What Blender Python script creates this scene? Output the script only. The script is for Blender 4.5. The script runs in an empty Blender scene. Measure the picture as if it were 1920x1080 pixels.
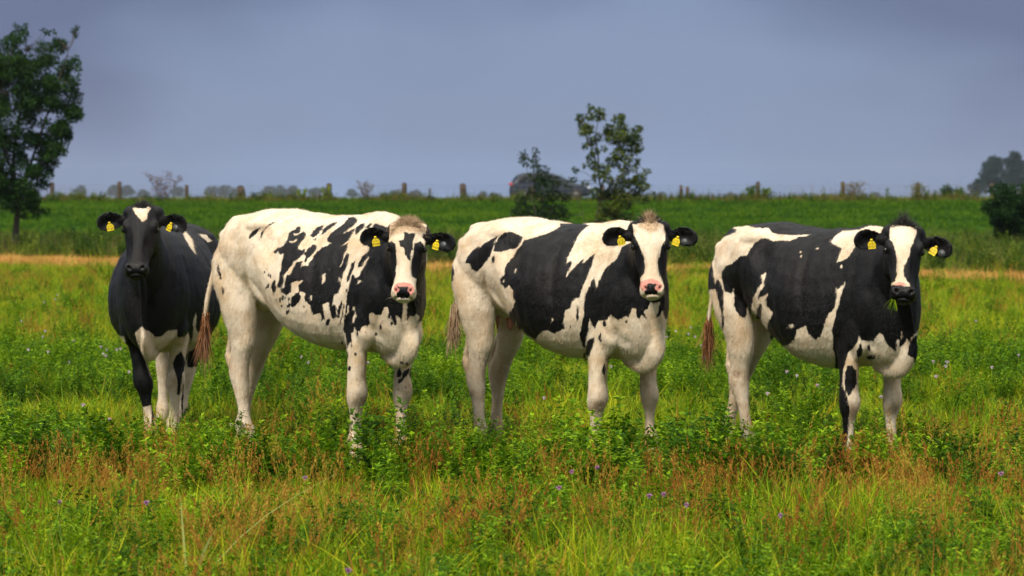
import bpy, bmesh, math, random
import numpy as np
from mathutils import Vector, Matrix, noise as mnoise
R = math.radians
scene = bpy.context.scene
C = scene.collection
random.seed(7); rng = np.random.default_rng(7)

# ------------------------------------------------------------------ camera
EYE = 1.58; F = 5120.0; HZ = 368.0
cam_d = bpy.data.cameras.new('camera'); cam = bpy.data.objects.new('camera', cam_d); C.objects.link(cam)
cam.location = (0, 0, EYE); cam.rotation_euler = (R(90), 0, 0)
cam_d.sensor_width = 36; cam_d.lens = F/1920*36
cam_d.shift_y = (HZ-540)/1920
cam_d.clip_start = .5; cam_d.clip_end = 9000
cam_d.dof.use_dof = True; cam_d.dof.focus_distance = 15.6; cam_d.dof.aperture_fstop = 5.0
scene.camera = cam

# ------------------------------------------------------------------ world, sun, exposure
scene.view_settings.view_transform = 'Standard'; scene.view_settings.look = 'None'
scene.view_settings.gamma = 1; scene.view_settings.use_curve_mapping = False
scene.view_settings.exposure = 1.52
SUN_EL, SUN_AZ = R(50), R(208)          # azimuth measured from +Y (north) clockwise: behind the camera, to its left
w = bpy.data.worlds.new('World'); scene.world = w; w.use_nodes = True
nt = w.node_tree; nt.nodes.clear()
def N(nt, t, **k):
    n = nt.nodes.new(t)
    for a, b in k.items():
        if a.startswith('i_'): n.inputs[a[2:].replace('_', ' ')].default_value = b
        else: setattr(n, a, b)
    return n
out = N(nt, 'ShaderNodeOutputWorld'); bg = N(nt, 'ShaderNodeBackground'); bg2 = N(nt, 'ShaderNodeBackground')
add = N(nt, 'ShaderNodeMixShader'); add.inputs[0].default_value = .95
sky = N(nt, 'ShaderNodeTexSky', sky_type='NISHITA', sun_disc=False, sun_elevation=SUN_EL, sun_rotation=SUN_AZ)
bg.inputs['Strength'].default_value = .1
nt.links.new(sky.outputs[0], bg.inputs[0])
tc = N(nt, 'ShaderNodeTexCoord'); sep = N(nt, 'ShaderNodeSeparateXYZ')
nt.links.new(tc.outputs['Generated'], sep.inputs[0])
mp = N(nt, 'ShaderNodeMapping'); mp.inputs['Scale'].default_value = (1, 1, 2.2)
nz = N(nt, 'ShaderNodeTexNoise'); nz.inputs['Scale'].default_value = 6; nz.inputs['Detail'].default_value = 3; nz.inputs['Roughness'].default_value = .5
nt.links.new(tc.outputs['Generated'], mp.inputs[0]); nt.links.new(mp.outputs[0], nz.inputs[0])
nmul = N(nt, 'ShaderNodeMath', operation='MULTIPLY_ADD'); nmul.inputs[1].default_value = .13; nmul.inputs[2].default_value = -.052
nt.links.new(nz.outputs[0], nmul.inputs[0])
el = N(nt, 'ShaderNodeMath', operation='ADD'); nt.links.new(sep.outputs[2], el.inputs[0]); nt.links.new(nmul.outputs[0], el.inputs[1])
ab = N(nt, 'ShaderNodeMath', operation='ABSOLUTE'); nt.links.new(sep.outputs[0], ab.inputs[0])       # the cloud bank thickens to both sides
sb = N(nt, 'ShaderNodeMath', operation='MULTIPLY_ADD'); sb.inputs[1].default_value = .42; sb.inputs[2].default_value = -.025; nt.links.new(ab.outputs[0], sb.inputs[0])
mxm = N(nt, 'ShaderNodeMath', operation='MAXIMUM'); mxm.inputs[1].default_value = 0; nt.links.new(sb.outputs[0], mxm.inputs[0])
mnm = N(nt, 'ShaderNodeMath', operation='MINIMUM'); mnm.inputs[1].default_value = .055; nt.links.new(mxm.outputs[0], mnm.inputs[0])
el2 = N(nt, 'ShaderNodeMath', operation='ADD'); nt.links.new(el.outputs[0], el2.inputs[0]); nt.links.new(mnm.outputs[0], el2.inputs[1]); el = el2
cr = N(nt, 'ShaderNodeValToRGB'); cr.color_ramp.interpolation = 'EASE'
nt.links.new(el.outputs[0], cr.inputs[0])
stops = [(0.0, (.092, .134, .230)), (.018, (.066, .096, .168)), (.060, (.062, .083, .143)), (.12, (.028, .036, .082)), (.30, (.08, .088, .12)), (.8, (.60, .58, .53))]
e = cr.color_ramp.elements
while len(e) < len(stops): e.new(.5)
for i, (p, c) in enumerate(stops): e[i].position = p; e[i].color = (*c, 1)
nt.links.new(cr.outputs[0], bg2.inputs[0]); bg2.inputs[1].default_value = 1.0
nt.links.new(bg.outputs[0], add.inputs[1]); nt.links.new(bg2.outputs[0], add.inputs[2]); nt.links.new(add.outputs[0], out.inputs[0])

sd_ = bpy.data.lights.new('sun', 'SUN'); sun = bpy.data.objects.new('sun', sd_); C.objects.link(sun)
sd_.energy = 1.5; sd_.angle = R(10); sd_.color = (1, .92, .78)
dv = Vector((math.sin(SUN_AZ)*math.cos(SUN_EL), math.cos(SUN_AZ)*math.cos(SUN_EL), math.sin(SUN_EL)))
sun.rotation_euler = dv.to_track_quat('Z', 'Y').to_euler()

# ------------------------------------------------------------------ helpers
def wpt(px, py, Y):                      # a photo position at distance Y as a point of the place
    return np.array([(px-960)*Y/F, Y, EYE-(py-HZ)*Y/F])
def mesh_obj(name, v, f, mat=None, parent=None, smooth=True):
    me = bpy.data.meshes.new(name); me.from_pydata([tuple(map(float, p)) for p in v], [], [tuple(map(int, q)) for q in f])
    if smooth: me.polygons.foreach_set('use_smooth', [True]*len(me.polygons))
    for m in (mat if isinstance(mat, (list, tuple)) else [mat] if mat else []): me.materials.append(m)
    o = bpy.data.objects.new(name, me); C.objects.link(o)
    if parent: o.parent = parent
    return o
def tag(o, label=None, cat=None, group=None, kind=None):
    for k, x in (('label', label), ('category', cat), ('group', group), ('kind', kind)):
        if x: o[k] = x
    return o
def empty(name, loc=(0, 0, 0), rz=0):
    o = bpy.data.objects.new(name, None); C.objects.link(o); o.location = loc; o.rotation_euler = (0, 0, rz); o.empty_display_size = .2
    return o
class MB:
    def __init__(s): s.v = []; s.f = []; s.mi = []
    def add(s, v, f, mi=0):
        b = len(s.v); s.v += [tuple(p) for p in v]; s.f += [tuple(i+b for i in q) for q in f]; s.mi += [mi]*len(f)
    def build(s, name, mat, parent=None, smooth=True):
        o = mesh_obj(name, s.v, s.f, mat, parent, smooth)
        if any(s.mi): o.data.polygons.foreach_set('material_index', s.mi)
        return o
    def mesh(s, name, mats, smooth=True):
        me = bpy.data.meshes.new(name); me.from_pydata(s.v, [], s.f)
        for m in mats: me.materials.append(m)
        me.polygons.foreach_set('material_index', s.mi)
        if smooth: me.polygons.foreach_set('use_smooth', [True]*len(me.polygons))
        return me
def tube(pts, rad, n=8, caps=True):
    pts = [np.array(p, float) for p in pts]; v = []; f = []
    up = np.array([.13, .31, .94])
    for i, p in enumerate(pts):
        d = pts[min(i+1, len(pts)-1)]-pts[max(i-1, 0)]; d = d/(np.linalg.norm(d)+1e-9)
        a = np.cross(d, up); a /= np.linalg.norm(a)+1e-9; b = np.cross(d, a)
        for k in range(n):
            t = 2*math.pi*k/n; v.append(p+rad[i]*(math.cos(t)*a+math.sin(t)*b))
    for i in range(len(pts)-1):
        for k in range(n):
            f.append((i*n+k, i*n+(k+1) % n, (i+1)*n+(k+1) % n, (i+1)*n+k))
    if caps:
        f.append(tuple(range(n))[::-1]); f.append(tuple(range((len(pts)-1)*n, len(pts)*n)))
    return v, f
def mat_new(name):
    m = bpy.data.materials.new(name); m.use_nodes = True; nt = m.node_tree
    return m, nt, nt.nodes['Principled BSDF'], nt.nodes['Material Output']
def L(nt, a, b): nt.links.new(a, b)
def math_n(nt, op, a, b=None, c=None, clamp=False):
    n = nt.nodes.new('ShaderNodeMath'); n.operation = op; n.use_clamp = clamp
    for i, x in enumerate((a, b, c)):
        if x is None: continue
        if isinstance(x, (int, float)): n.inputs[i].default_value = x
        else: nt.links.new(x, n.inputs[i])
    return n.outputs[0]
def noise_n(nt, scale, detail=2, rough=.5, vec=None, dist=0):
    n = nt.nodes.new('ShaderNodeTexNoise'); n.inputs['Scale'].default_value = scale; n.inputs['Detail'].default_value = detail
    n.inputs['Roughness'].default_value = rough; n.inputs['Distortion'].default_value = dist
    if vec is not None: nt.links.new(vec, n.inputs['Vector'])
    return n
def mix_n(nt, fac, a, b):
    n = nt.nodes.new('ShaderNodeMix'); n.data_type = 'RGBA'
    for i, x in ((0, fac), (6, a), (7, b)):
        if isinstance(x, (int, float)): n.inputs[i].default_value = x
        elif isinstance(x, tuple): n.inputs[i].default_value = (*x, 1)
        else: nt.links.new(x, n.inputs[i])
    return n.outputs[2]
def ramp_n(nt, fac, stops, interp='LINEAR'):
    n = nt.nodes.new('ShaderNodeValToRGB'); n.color_ramp.interpolation = interp; e = n.color_ramp.elements
    while len(e) < len(stops): e.new(.5)
    for i, (p, c) in enumerate(stops):
        e[i].position = p; e[i].color = (*c, 1) if isinstance(c, tuple) else (c, c, c, 1)
    nt.links.new(fac, n.inputs[0]); return n.outputs[0]
def simple_mat(name, col, rough=.6, metal=0, var=0, vscale=20, spec=None, coat=0):
    m, nt, b, o = mat_new(name)
    b.inputs['Roughness'].default_value = rough; b.inputs['Metallic'].default_value = metal
    if spec is not None: b.inputs['Specular IOR Level'].default_value = spec
    if coat: b.inputs['Coat Weight'].default_value = coat
    if var:
        tcn = nt.nodes.new('ShaderNodeTexCoord'); n = noise_n(nt, vscale, 4, .6, tcn.outputs['Object'])
        c = ramp_n(nt, n.outputs[0], [(.3, tuple(x*(1-var) for x in col)), (.7, tuple(min(1, x*(1+var)) for x in col))])
        L(nt, c, b.inputs['Base Color'])
    else: b.inputs['Base Color'].default_value = (*col, 1)
    return m
# ------------------------------------------------------------------ cow materials
def coat_material():
    m, nt, b, o = mat_new('cow_coat')
    tcn = nt.nodes.new('ShaderNodeTexCoord'); oc = tcn.outputs['Object']
    def attr(n_): a = nt.nodes.new('ShaderNodeAttribute'); a.attribute_name = n_; return a.outputs['Fac']
    mp = nt.nodes.new('ShaderNodeMapping'); mp.inputs['Scale'].default_value = (1, 1, .35); L(nt, oc, mp.inputs[0])
    n1 = noise_n(nt, 75, 3, .65, mp.outputs[0]); n2 = noise_n(nt, 260, 2, .6, mp.outputs[0])
    j = math_n(nt, 'ADD', math_n(nt, 'MULTIPLY_ADD', n1.outputs[0], .022, -.011), math_n(nt, 'MULTIPLY_ADD', n2.outputs[0], .012, -.006))
    k = math_n(nt, 'ADD', attr('coat'), j)
    blk = math_n(nt, 'MULTIPLY_ADD', k, 220, .5, clamp=True)
    lo = noise_n(nt, 6, 5, .65, oc); fine = noise_n(nt, 420, 2, .7, mp.outputs[0])
    white = mix_n(nt, ramp_n(nt, lo.outputs[0], [(.42, 0.), (.68, 1.)]), (.80, .69, .55), (.60, .44, .275))
    white = mix_n(nt, math_n(nt, 'MULTIPLY', fine.outputs[0], .28), white, (.42, .33, .22))
    black = mix_n(nt, fine.outputs[0], (.0020, .0021, .0030), (.0055, .0053, .0065))
    brn = noise_n(nt, 3, 2, .5, oc)
    black = mix_n(nt, ramp_n(nt, brn.outputs[0], [(.5, 0.), (.8, .5)]), black, (.009, .0055, .004))
    dirt_n = noise_n(nt, 38, 4, .7, oc)
    st = math_n(nt, 'MULTIPLY', attr('stain'), ramp_n(nt, dirt_n.outputs[0], [(.3, .45), (.65, 1.)]), clamp=True)
    white = mix_n(nt, st, white, (.21, .125, .065))
    pk = math_n(nt, 'MULTIPLY_ADD', attr('tan'), 1, 0, clamp=True)
    strand = noise_n(nt, 160, 3, .7, mp.outputs[0])
    tanc = ramp_n(nt, strand.outputs[0], [(.35, (.22, .13, .065)), (.62, (.62, .46, .30))])
    white = mix_n(nt, pk, white, tanc)
    pinkf = math_n(nt, 'MULTIPLY_ADD', math_n(nt, 'ADD', attr('pink'), j), 150, .5, clamp=True)
    white = mix_n(nt, pinkf, white, (.60, .25, .20))
    col = mix_n(nt, blk, white, black); hv_ = nt.nodes.new('ShaderNodeMix'); hv_.data_type = 'RGBA'; hv_.blend_type = 'MULTIPLY'; hv_.inputs[0].default_value = 1
    L(nt, col, hv_.inputs[6]); L(nt, ramp_n(nt, attr('strand'), [(0, 1.), (1, .55)]), hv_.inputs[7]); col = hv_.outputs[2]
    nose = math_n(nt, 'MULTIPLY_ADD', attr('nose'), 1, 0, clamp=True)
    col = mix_n(nt, attr('hole'), col, (.012, .006, .006))
    L(nt, col, b.inputs['Base Color'])
    rg = math_n(nt, 'MULTIPLY_ADD', fine.outputs[0], .2, .34); rg = mix_n(nt, blk, (.62, .62, .62), rg); rg = math_n(nt, 'MULTIPLY_ADD', nose, -.22, rg); L(nt, rg, b.inputs['Roughness'])
    b.inputs['Specular IOR Level'].default_value = .2
    b.inputs['Sheen Weight'].default_value = .0; b.inputs['Sheen Roughness'].default_value = .5
    bp = nt.nodes.new('ShaderNodeBump'); bp.inputs['Strength'].default_value = .6; bp.inputs['Distance'].default_value = .006
    hm = noise_n(nt, 22, 4, .65, oc)
    h = math_n(nt, 'ADD', math_n(nt, 'MULTIPLY', fine.outputs[0], .6), math_n(nt, 'ADD', n1.outputs[0], hm.outputs[0]))
    L(nt, h, bp.inputs['Height']); L(nt, bp.outputs[0], b.inputs['Normal'])
    return m
COAT = coat_material()
EYEM = simple_mat('eye_wet', (.006, .005, .006), .08, spec=.6)
def hair_mat(name, c1, c2):
    m, nt, b, o = mat_new(name)
    g = nt.nodes.new('ShaderNodeNewGeometry'); n = noise_n(nt, 30, 2, .6, g.outputs['Position'])
    r = ramp_n(nt, g.outputs['Random Per Island'], [(0, c1), (1, c2)])
    L(nt, mix_n(nt, math_n(nt, 'MULTIPLY', n.outputs[0], .5), r, c1), b.inputs['Base Color'])
    b.inputs['Roughness'].default_value = .5; b.inputs['Specular IOR Level'].default_value = .3
    return m
HAIR = {'black': hair_mat('hair_black', (.006, .006, .007), (.02, .018, .018)),
        'tan': hair_mat('hair_tan', (.16, .09, .045), (.62, .45, .28)),
        'russet': hair_mat('hair_russet', (.09, .035, .014), (.42, .19, .08)),
        'blond': hair_mat('hair_blond', (.25, .15, .08), (.6, .45, .3)),
        'orange': hair_mat('hair_orange', (.12, .035, .012), (.5, .2, .06)),
        'white': hair_mat('hair_white', (.5, .42, .32), (.8, .74, .62))}
TAGY = simple_mat('tag_yellow', (.80, .60, .015), .42, var=.08)
TAGG = simple_mat('tag_grey', (.05, .055, .06), .45)
INK = simple_mat('tag_ink', (.015, .015, .012), .6)
HOOFM = simple_mat('hoof_horn', (.10, .075, .05), .55, var=.3)
ORANGE = simple_mat('tag_orange', (.75, .16, .02), .4)

# ------------------------------------------------------------------ cow geometry
def catmull(P, n):
    P = np.array(P, float); K = len(P); out = []
    for i in range(K-1):
        p0 = P[max(i-1, 0)]; p1 = P[i]; p2 = P[i+1]; p3 = P[min(i+2, K-1)]
        for t in np.linspace(0, 1, n, endpoint=False):
            out.append(.5*((2*p1)+(-p0+p2)*t+(2*p0-5*p1+4*p2-p3)*t*t+(-p0+3*p1-3*p2+p3)*t**3))
    out.append(P[-1]); return np.array(out)
NR = 28
def loft(mb, rings):
    n = len(rings[0]); v = [p for r in rings for p in r]; f = []
    for i in range(len(rings)-1):
        for k in range(n): f.append((i*n+k, i*n+(k+1) % n, (i+1)*n+(k+1) % n, (i+1)*n+k))
    f.append(tuple(range(n))[::-1]); f.append(tuple(range((len(rings)-1)*n, len(rings)*n)))
    mb.add(v, f)
def ring(c, A, B, ra, up, dn, nt_=2., nb=2.):
    out = []
    for k in range(NR):
        t = 2*math.pi*k/NR; ct, st = math.cos(t), math.sin(t)
        e = 2/nt_ if st >= 0 else 2/nb
        x = ra*math.copysign(abs(ct)**e, ct); y = (up if st >= 0 else dn)*math.copysign(abs(st)**e, st)
        out.append(np.array(c)+np.array(A)*x+np.array(B)*y)
    return out
def ellipsoid(mb, c, r, axes=None, n=16):
    ax = np.eye(3) if axes is None else np.array(axes, float)
    v = []; f = []
    for i in range(n+1):
        ph = math.pi*i/n
        for k in range(n*2):
            t = math.pi*k/n
            d = np.array([math.sin(ph)*math.cos(t)*r[0], math.sin(ph)*math.sin(t)*r[1], math.cos(ph)*r[2]])
            v.append(np.array(c)+ax.T@d)
    m = n*2
    for i in range(n):
        for k in range(m): f.append((i*m+k, (i+1)*m+k, (i+1)*m+(k+1) % m, i*m+(k+1) % m))
    mb.add(v, f)
Ax, Ay, Az = np.eye(3)

TRUNK = [  # x, top, bottom, widest z, half width, n_top, n_bot
 (-.875, 1.22, 1.06, 1.14, .05, 2, 2), (-.84, 1.31, .98, 1.14, .12, 2, 2), (-.76, 1.375, .90, 1.15, .185, 2.1, 2),
 (-.62, 1.40, .86, 1.17, .235, 2.2, 2), (-.46, 1.42, .85, 1.20, .262, 2.3, 2), (-.34, 1.425, .80, 1.16, .272, 2.3, 2),
 (-.20, 1.41, .715, 1.04, .295, 2.0, 2.1), (-.02, 1.395, .645, .97, .332, 1.9, 2.2), (.16, 1.39, .62, .93, .345, 1.85, 2.25),
 (.34, 1.395, .62, .93, .305, 1.8, 2.2), (.50, 1.41, .62, .96, .245, 1.75, 2.1), (.64, 1.40, .62, 1.0, .21, 1.8, 2),
 (.76, 1.33, .63, 1.0, .17, 1.9, 2), (.83, 1.22, .69, .97, .125, 2, 2), (.875, 1.1, .76, .94, .07, 2, 2)]

FORE = [ # z, dx, rx, ry, dy(inwards of body)
 (1.12, .02, .15, .05, .035), (1.0, .02, .15, .065, .03), (.88, .0, .135, .075, .02), (.78, -.02, .108, .068, .01), (.68, -.01, .080, .060, 0),
 (.58, 0, .063, .056, 0), (.49, 0, .056, .054, 0), (.44, .008, .058, .059, 0), (.40, .010, .058, .061, 0), (.36, .004, .052, .055, 0), (.32, 0, .039, .041, 0),
 (.26, 0, .031, .032, 0), (.19, 0, .031, .033, 0), (.14, .0, .044, .045, 0), (.11, .012, .043, .043, 0), (.075, .03, .044, .044, 0), (.05, .045, .052, .050, 0)]
HIND = [
 (1.22, .09, .19, .05, .02), (1.12, .065, .215, .080, .01), (1.0, .055, .182, .092, 0), (.92, .060, .148, .092, -.005), (.84, .068, .124, .088, -.005), (.76, .075, .106, .079, -.003), (.69, .072, .094, .068, 0), (.63, .060, .084, .058, 0),
 (.57, .032, .077, .051, 0), (.52, .010, .075, .051, 0), (.47, -.004, .070, .054, 0), (.42, -.004, .058, .050, 0), (.36, .002, .043, .040, 0), (.28, .003, .034, .034, 0),
 (.2, .005, .034, .035, 0), (.145, .01, .045, .046, 0), (.11, .02, .043, .043, 0), (.075, .035, .044, .044, 0), (.05, .045, .052, .05, 0)]

def seg_dist(P, poly):                   # signed distance to a closed outline, positive inside
    poly = np.array(poly, float); a = poly; b = np.roll(poly, -1, 0)
    d = b-a; L2 = (d**2).sum(1)+1e-9
    best = np.full(len(P), 1e9); ins = np.zeros(len(P), bool)
    for i in range(len(a)):
        t = np.clip(((P-a[i])@d[i])/L2[i], 0, 1)
        q = a[i]+t[:, None]*d[i]; best = np.minimum(best, ((P-q)**2).sum(1))
        c = ((a[i, 1] > P[:, 1]) != (b[i, 1] > P[:, 1]))
        if c.any():
            x = a[i, 0]+(P[:, 1]-a[i, 1])*d[i, 0]/(d[i, 1] if abs(d[i, 1]) > 1e-9 else 1e-9)
            ins ^= c & (P[:, 0] < x)
    s = np.sqrt(best); return np.where(ins, s, -s)
def paint(P, base, ops):
    s = np.full(len(P), 60. if base == 'black' else -60.)
    for kind, poly in ops:
        q = np.array(poly, float); lo = q.min(0)-30; hi = q.max(0)+30
        m = ((P > lo) & (P < hi)).all(1)
        sd = np.full(len(P), -60.)
        if m.any(): sd[m] = np.clip(seg_dist(P[m], poly), -60, 60)
        s = np.maximum(s, sd) if kind == 'b' else np.minimum(s, -sd)
    return s

def strands(name, mat, roots, parent, rnd, w=.0022, seg=5):
    """hair: each root = (position, direction, length, bend vector)"""
    v = []; f = []
    for (p, d, ln, bend) in roots:
        p = np.array(p, float); d = np.array(d, float); d /= np.linalg.norm(d)
        side = np.cross(d, rnd.normal(size=3)); side /= np.linalg.norm(side)+1e-9
        b0 = len(v)
        for i in range(seg+1):
            t = i/seg; c = p+d*ln*t+np.array(bend)*t*t; ww = w*(1-t*.85)
            v.append(c-side*ww); v.append(c+side*ww)
        for i in range(seg): f.append((b0+2*i, b0+2*i+1, b0+2*i+3, b0+2*i+2))
    return tag(mesh_obj(name, v, f, mat, parent), kind='stuff')

def text_mesh(body, size, depth=.0004):
    cu = bpy.data.curves.new('tag_number', 'FONT'); cu.body = body; cu.size = size; cu.align_x = 'CENTER'; cu.align_y = 'CENTER'; cu.extrude = depth
    cu.space_line = .85; cu.resolution_u = 2
    o = bpy.data.objects.new('tmp', cu); C.objects.link(o)
    me = bpy.data.meshes.new_from_object(o.evaluated_get(bpy.context.evaluated_depsgraph_get()))
    bpy.data.objects.remove(o); return me

def build_cow(P):
    rnd = np.random.default_rng(P['seed'])
    S = P['S']; th = R(P['th'])
    root = empty('cow', (P['X'], P['Y'], P.get('Z', 0)), -th)
    tag(root, P['label'], 'cow', 'dairy cows standing in the meadow')
    ca, sa = math.cos(th), math.sin(th)
    M = np.array([[ca, sa, 0], [-sa, ca, 0], [0, 0, 1]])            # local -> place
    org = np.array([P['X'], P['Y'], P.get('Z', 0)])
    toL = lambda wp: (np.asarray(wp)-org)@M
    toW = lambda lp: np.asarray(lp)@M.T+org
    # --- head frame (local)
    yaw = R(P.get('yaw', 0)); pit = R(P.get('pitch', 24)); rol = R(P.get('roll', 0))
    fw = np.array([math.sin(yaw), -math.cos(yaw), 0]); vw = np.array([math.cos(yaw), math.sin(yaw), 0]); zw = np.array([0, 0, 1.])
    uw = -math.cos(pit)*zw+math.sin(pit)*fw; nw = math.cos(pit)*fw+math.sin(pit)*zw
    uw, vw = math.cos(rol)*uw+math.sin(rol)*vw, math.cos(rol)*vw-math.sin(rol)*uw
    H = toL(wpt(*P['poll'])); U, V, Nn = uw@M, vw@M, nw@M
    HS = P.get('HS', 1.0)
    hp = lambda u, v, n: H+HS*(U*u+V*v+Nn*n)
    mb = MB()
    # trunk
    T = np.array(TRUNK); T[:, 4] *= P.get('fat', 1); bel = P.get('belly', 0)
    T[:, 2] -= bel*np.exp(-((T[:, 0]-.1)/.35)**2)
    T = catmull(T, 4)
    loft(mb, [ring((S*t[0], 0, S*t[3]), Ay, Az, S*t[4], S*(t[1]-t[3]), S*(t[3]-t[2]), t[5], t[6]) for t in T])
    # bones under the skin
    for s in (-1, 1):
        ellipsoid(mb, (S*-.37, s*S*.205, S*1.325), (S*.10, S*.05, S*.045))
        ellipsoid(mb, (S*-.77, s*S*.10, S*1.265), (S*.07, S*.05, S*.05))
        ellipsoid(mb, (S*.44, s*S*.155, S*1.03), (S*.15, S*.060, S*.27), [[math.cos(.25), 0, math.sin(.25)], [0, 1, 0], [-math.sin(.25), 0, math.cos(.25)]])
        ellipsoid(mb, (S*.62, s*S*.135, S*.96), (S*.16, S*.085, S*.20))
        ellipsoid(mb, (S*.54, s*S*.16, S*.82), (S*.13, S*.07, S*.18))
        ellipsoid(mb, (S*-.38, s*S*.20, S*.98), (S*.15, S*.03, S*.05), [[math.cos(.75), 0, -math.sin(.75)], [0, 1, 0], [math.sin(.75), 0, math.cos(.75)]])
    ellipsoid(mb, (S*-.76, 0, S*1.355), (S*.11, S*.035, S*.04))
    ellipsoid(mb, (S*.48, 0, S*1.37), (S*.20, S*.045, S*.045))
    # udder with teats
    ellipsoid(mb, (S*-.52, 0, S*.88), (S*.12, S*.085, S*.06))
    for x_, y_ in () if not P.get('teats') else ((-.43, -.055), (-.43, .055), (-.56, -.045), (-.56, .045)):
        v, f = tube([(S*x_, S*y_, S*.82), (S*x_, S*y_, S*.775), (S*x_, S*y_, S*.755)], [.016, .014, .009], 10); mb.add(v, f)
    # legs
    for key, spec, x0 in (('fr', FORE, .50), ('fl', FORE, .50), ('hr', HIND, -.70), ('hl', HIND, -.70)):
        hx, hy = P['legs'][key]; sgn = -1 if key[1] == 'r' else 1
        zt = .92 if key[0] == 'f' else 1.0
        yt = .168 if key[0] == 'f' else .150
        sp = catmull(np.array(spec), 3); rings = []
        for z, dx, rx, ry, dy in sp:
            k = float(np.clip((zt-z)/(zt-.05), 0, 1))
            knee = P.get('bend', {}).get(key, 0)*math.exp(-((z-.42)/.16)**2)
            rings.append(ring((S*(x0+dx+(hx-x0)*k+knee), S*(sgn*(yt-dy)*(1-k)+hy*k), S*z), Ax, Ay, S*rx, S*ry, S*ry, 2.15, 2.15))
        loft(mb, rings)
        if key[0] == 'h':                                             # point of hock
            kx = lambda z: x0+(hx-x0)*np.clip((zt-z)/(zt-.05), 0, 1); ky = lambda z: sgn*yt*(1-(zt-z)/(zt-.05))+hy*(zt-z)/(zt-.05)
            v, f = tube([(S*(kx(z)+d), S*ky(z), S*z) for z, d in ((.74, .0), (.66, -.045), (.60, -.075), (.565, -.084), (.52, -.074), (.44, -.045))], [S*.026, S*.019, S*.019, S*.027, S*.026, S*.018], 12); mb.add(v, f)
        for s in (-1, 1):                                             # dewclaws
            ellipsoid(mb, (S*(hx-.045), S*(hy+s*.025), S*.125), (.014, .014, .016), n=6)
    # the forehand swings towards the viewer
    bk_ = P.get('bend_front', 0)
    bendy = lambda x_: -bk_*max(x_/S-.25, 0)**2*S
    mb.v = [(p[0], p[1]+bendy(p[0]), p[2]) for p in mb.v]
    # neck
    q1 = hp(.13, 0, -.15)
    nk = [((.42, 0, 1.08), .20, .29, .36), ((.62, 0, 1.11), .175, .265, .36)]
    A3 = np.array([S*.60, bendy(S*.60), S*1.11]); e = q1
    mid = .55*A3+.45*e
    side = lambda d: np.cross(Az, d)/np.linalg.norm(np.cross(Az, d))
    path = catmull([np.array([S*.38, 0, S*1.08]), A3, mid+np.array([S*.04, 0, -.015]), e], 6)
    prm = catmull([(S*.19, S*.29, S*.38), (S*.165, S*.27, S*.37), (S*.125, S*.19, S*.23), (S*.10, S*.115, S*.14)], 6)
    rings = []
    for i, p in enumerate(path):
        d = path[min(i+1, len(path)-1)]-path[max(i-1, 0)]; d /= np.linalg.norm(d); sd = side(d); upv = np.cross(d, sd)
        rings.append(ring(p, sd, upv, prm[i, 0], prm[i, 1], prm[i, 2], 1.9, 1.8))
    loft(mb, rings)
    # dewlap and brisket
    dl = catmull([hp(.30, 0, -.16), .5*hp(.34, 0, -.17)+.5*np.array([S*.87, bendy(S*.87), S*.90]), np.array([S*.885, bendy(S*.88), S*.80]), np.array([S*.86, bendy(S*.86), S*.70]), np.array([S*.75, bendy(S*.75), S*.61]), np.array([S*.55, bendy(S*.55), S*.62])], 5)
    rr = catmull([(.02, .05), (.017, .06), (.018, .07), (.026, .085), (.045, .065), (.05, .04)], 5)
    rings = []
    for i, p in enumerate(dl):
        d = dl[min(i+1, len(dl)-1)]-dl[max(i-1, 0)]; d /= np.linalg.norm(d)
        a = np.array([0, 1, 0]); bb = np.cross(d, a); bb /= np.linalg.norm(bb); a = np.cross(bb, d)
        rings.append(ring(p, a, bb, S*rr[i, 0], S*rr[i, 1], S*rr[i, 1]))
    loft(mb, rings)
    ellipsoid(mb, (S*.66, bendy(S*.66), S*.74), (S*.18, S*.13, S*.13))
    # head:  u, half width, front n, back n, exponent
    HD = [(-.035, .045, -.035, -.10, 2), (-.01, .075, -.005, -.15, 2), (.04, .098, .012, -.19, 2.2), (.10, .110, .020, -.225, 2.4), (.16, .112, .022, -.245, 2.5),
          (.21, .103, .018, -.245, 2.3), (.26, .088, .012, -.225, 2.2), (.31, .076, .006, -.19, 2.1), (.36, .068, .002, -.16, 2.1), (.405, .070, .000, -.138, 2.2),
          (.44, .078, .000, -.125, 2.4), (.475, .078, -.008, -.110, 2.5), (.498, .064, -.022, -.10, 2.4), (.512, .042, -.04, -.09, 2)]
    h_ = catmull(HD, 3)
    loft(mb, [ring(hp(u, 0, (fr+bk)/2), V*HS, Nn*HS, hw, (fr-bk)/2, (fr-bk)/2, ex, 2) for u, hw, fr, bk, ex in h_])
    for s in (-1, 1):
        ellipsoid(mb, hp(.145, s*.090, -.035), (.050*HS, .030*HS, .040*HS), [U, V, Nn])      # brow
        ellipsoid(mb, hp(.19, s*.065, -.17), (.09*HS, .045*HS, .075*HS), [U, V, Nn])         # cheek
        ellipsoid(mb, hp(.452, s*.043, -.022), (.034*HS, .032*HS, .026*HS), [U, V, Nn])      # nostril wing
        ellipsoid(mb, hp(.02, s*.085, -.10), (.055*HS, .05*HS, .07*HS), [U, V, Nn])          # ear base
    ellipsoid(mb, hp(.485, 0, -.085), (.028*HS, .050*HS, .030*HS), [U, V, Nn])               # chin
    # ears
    ears = P.get('ears', {})
    EF = {}
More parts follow.
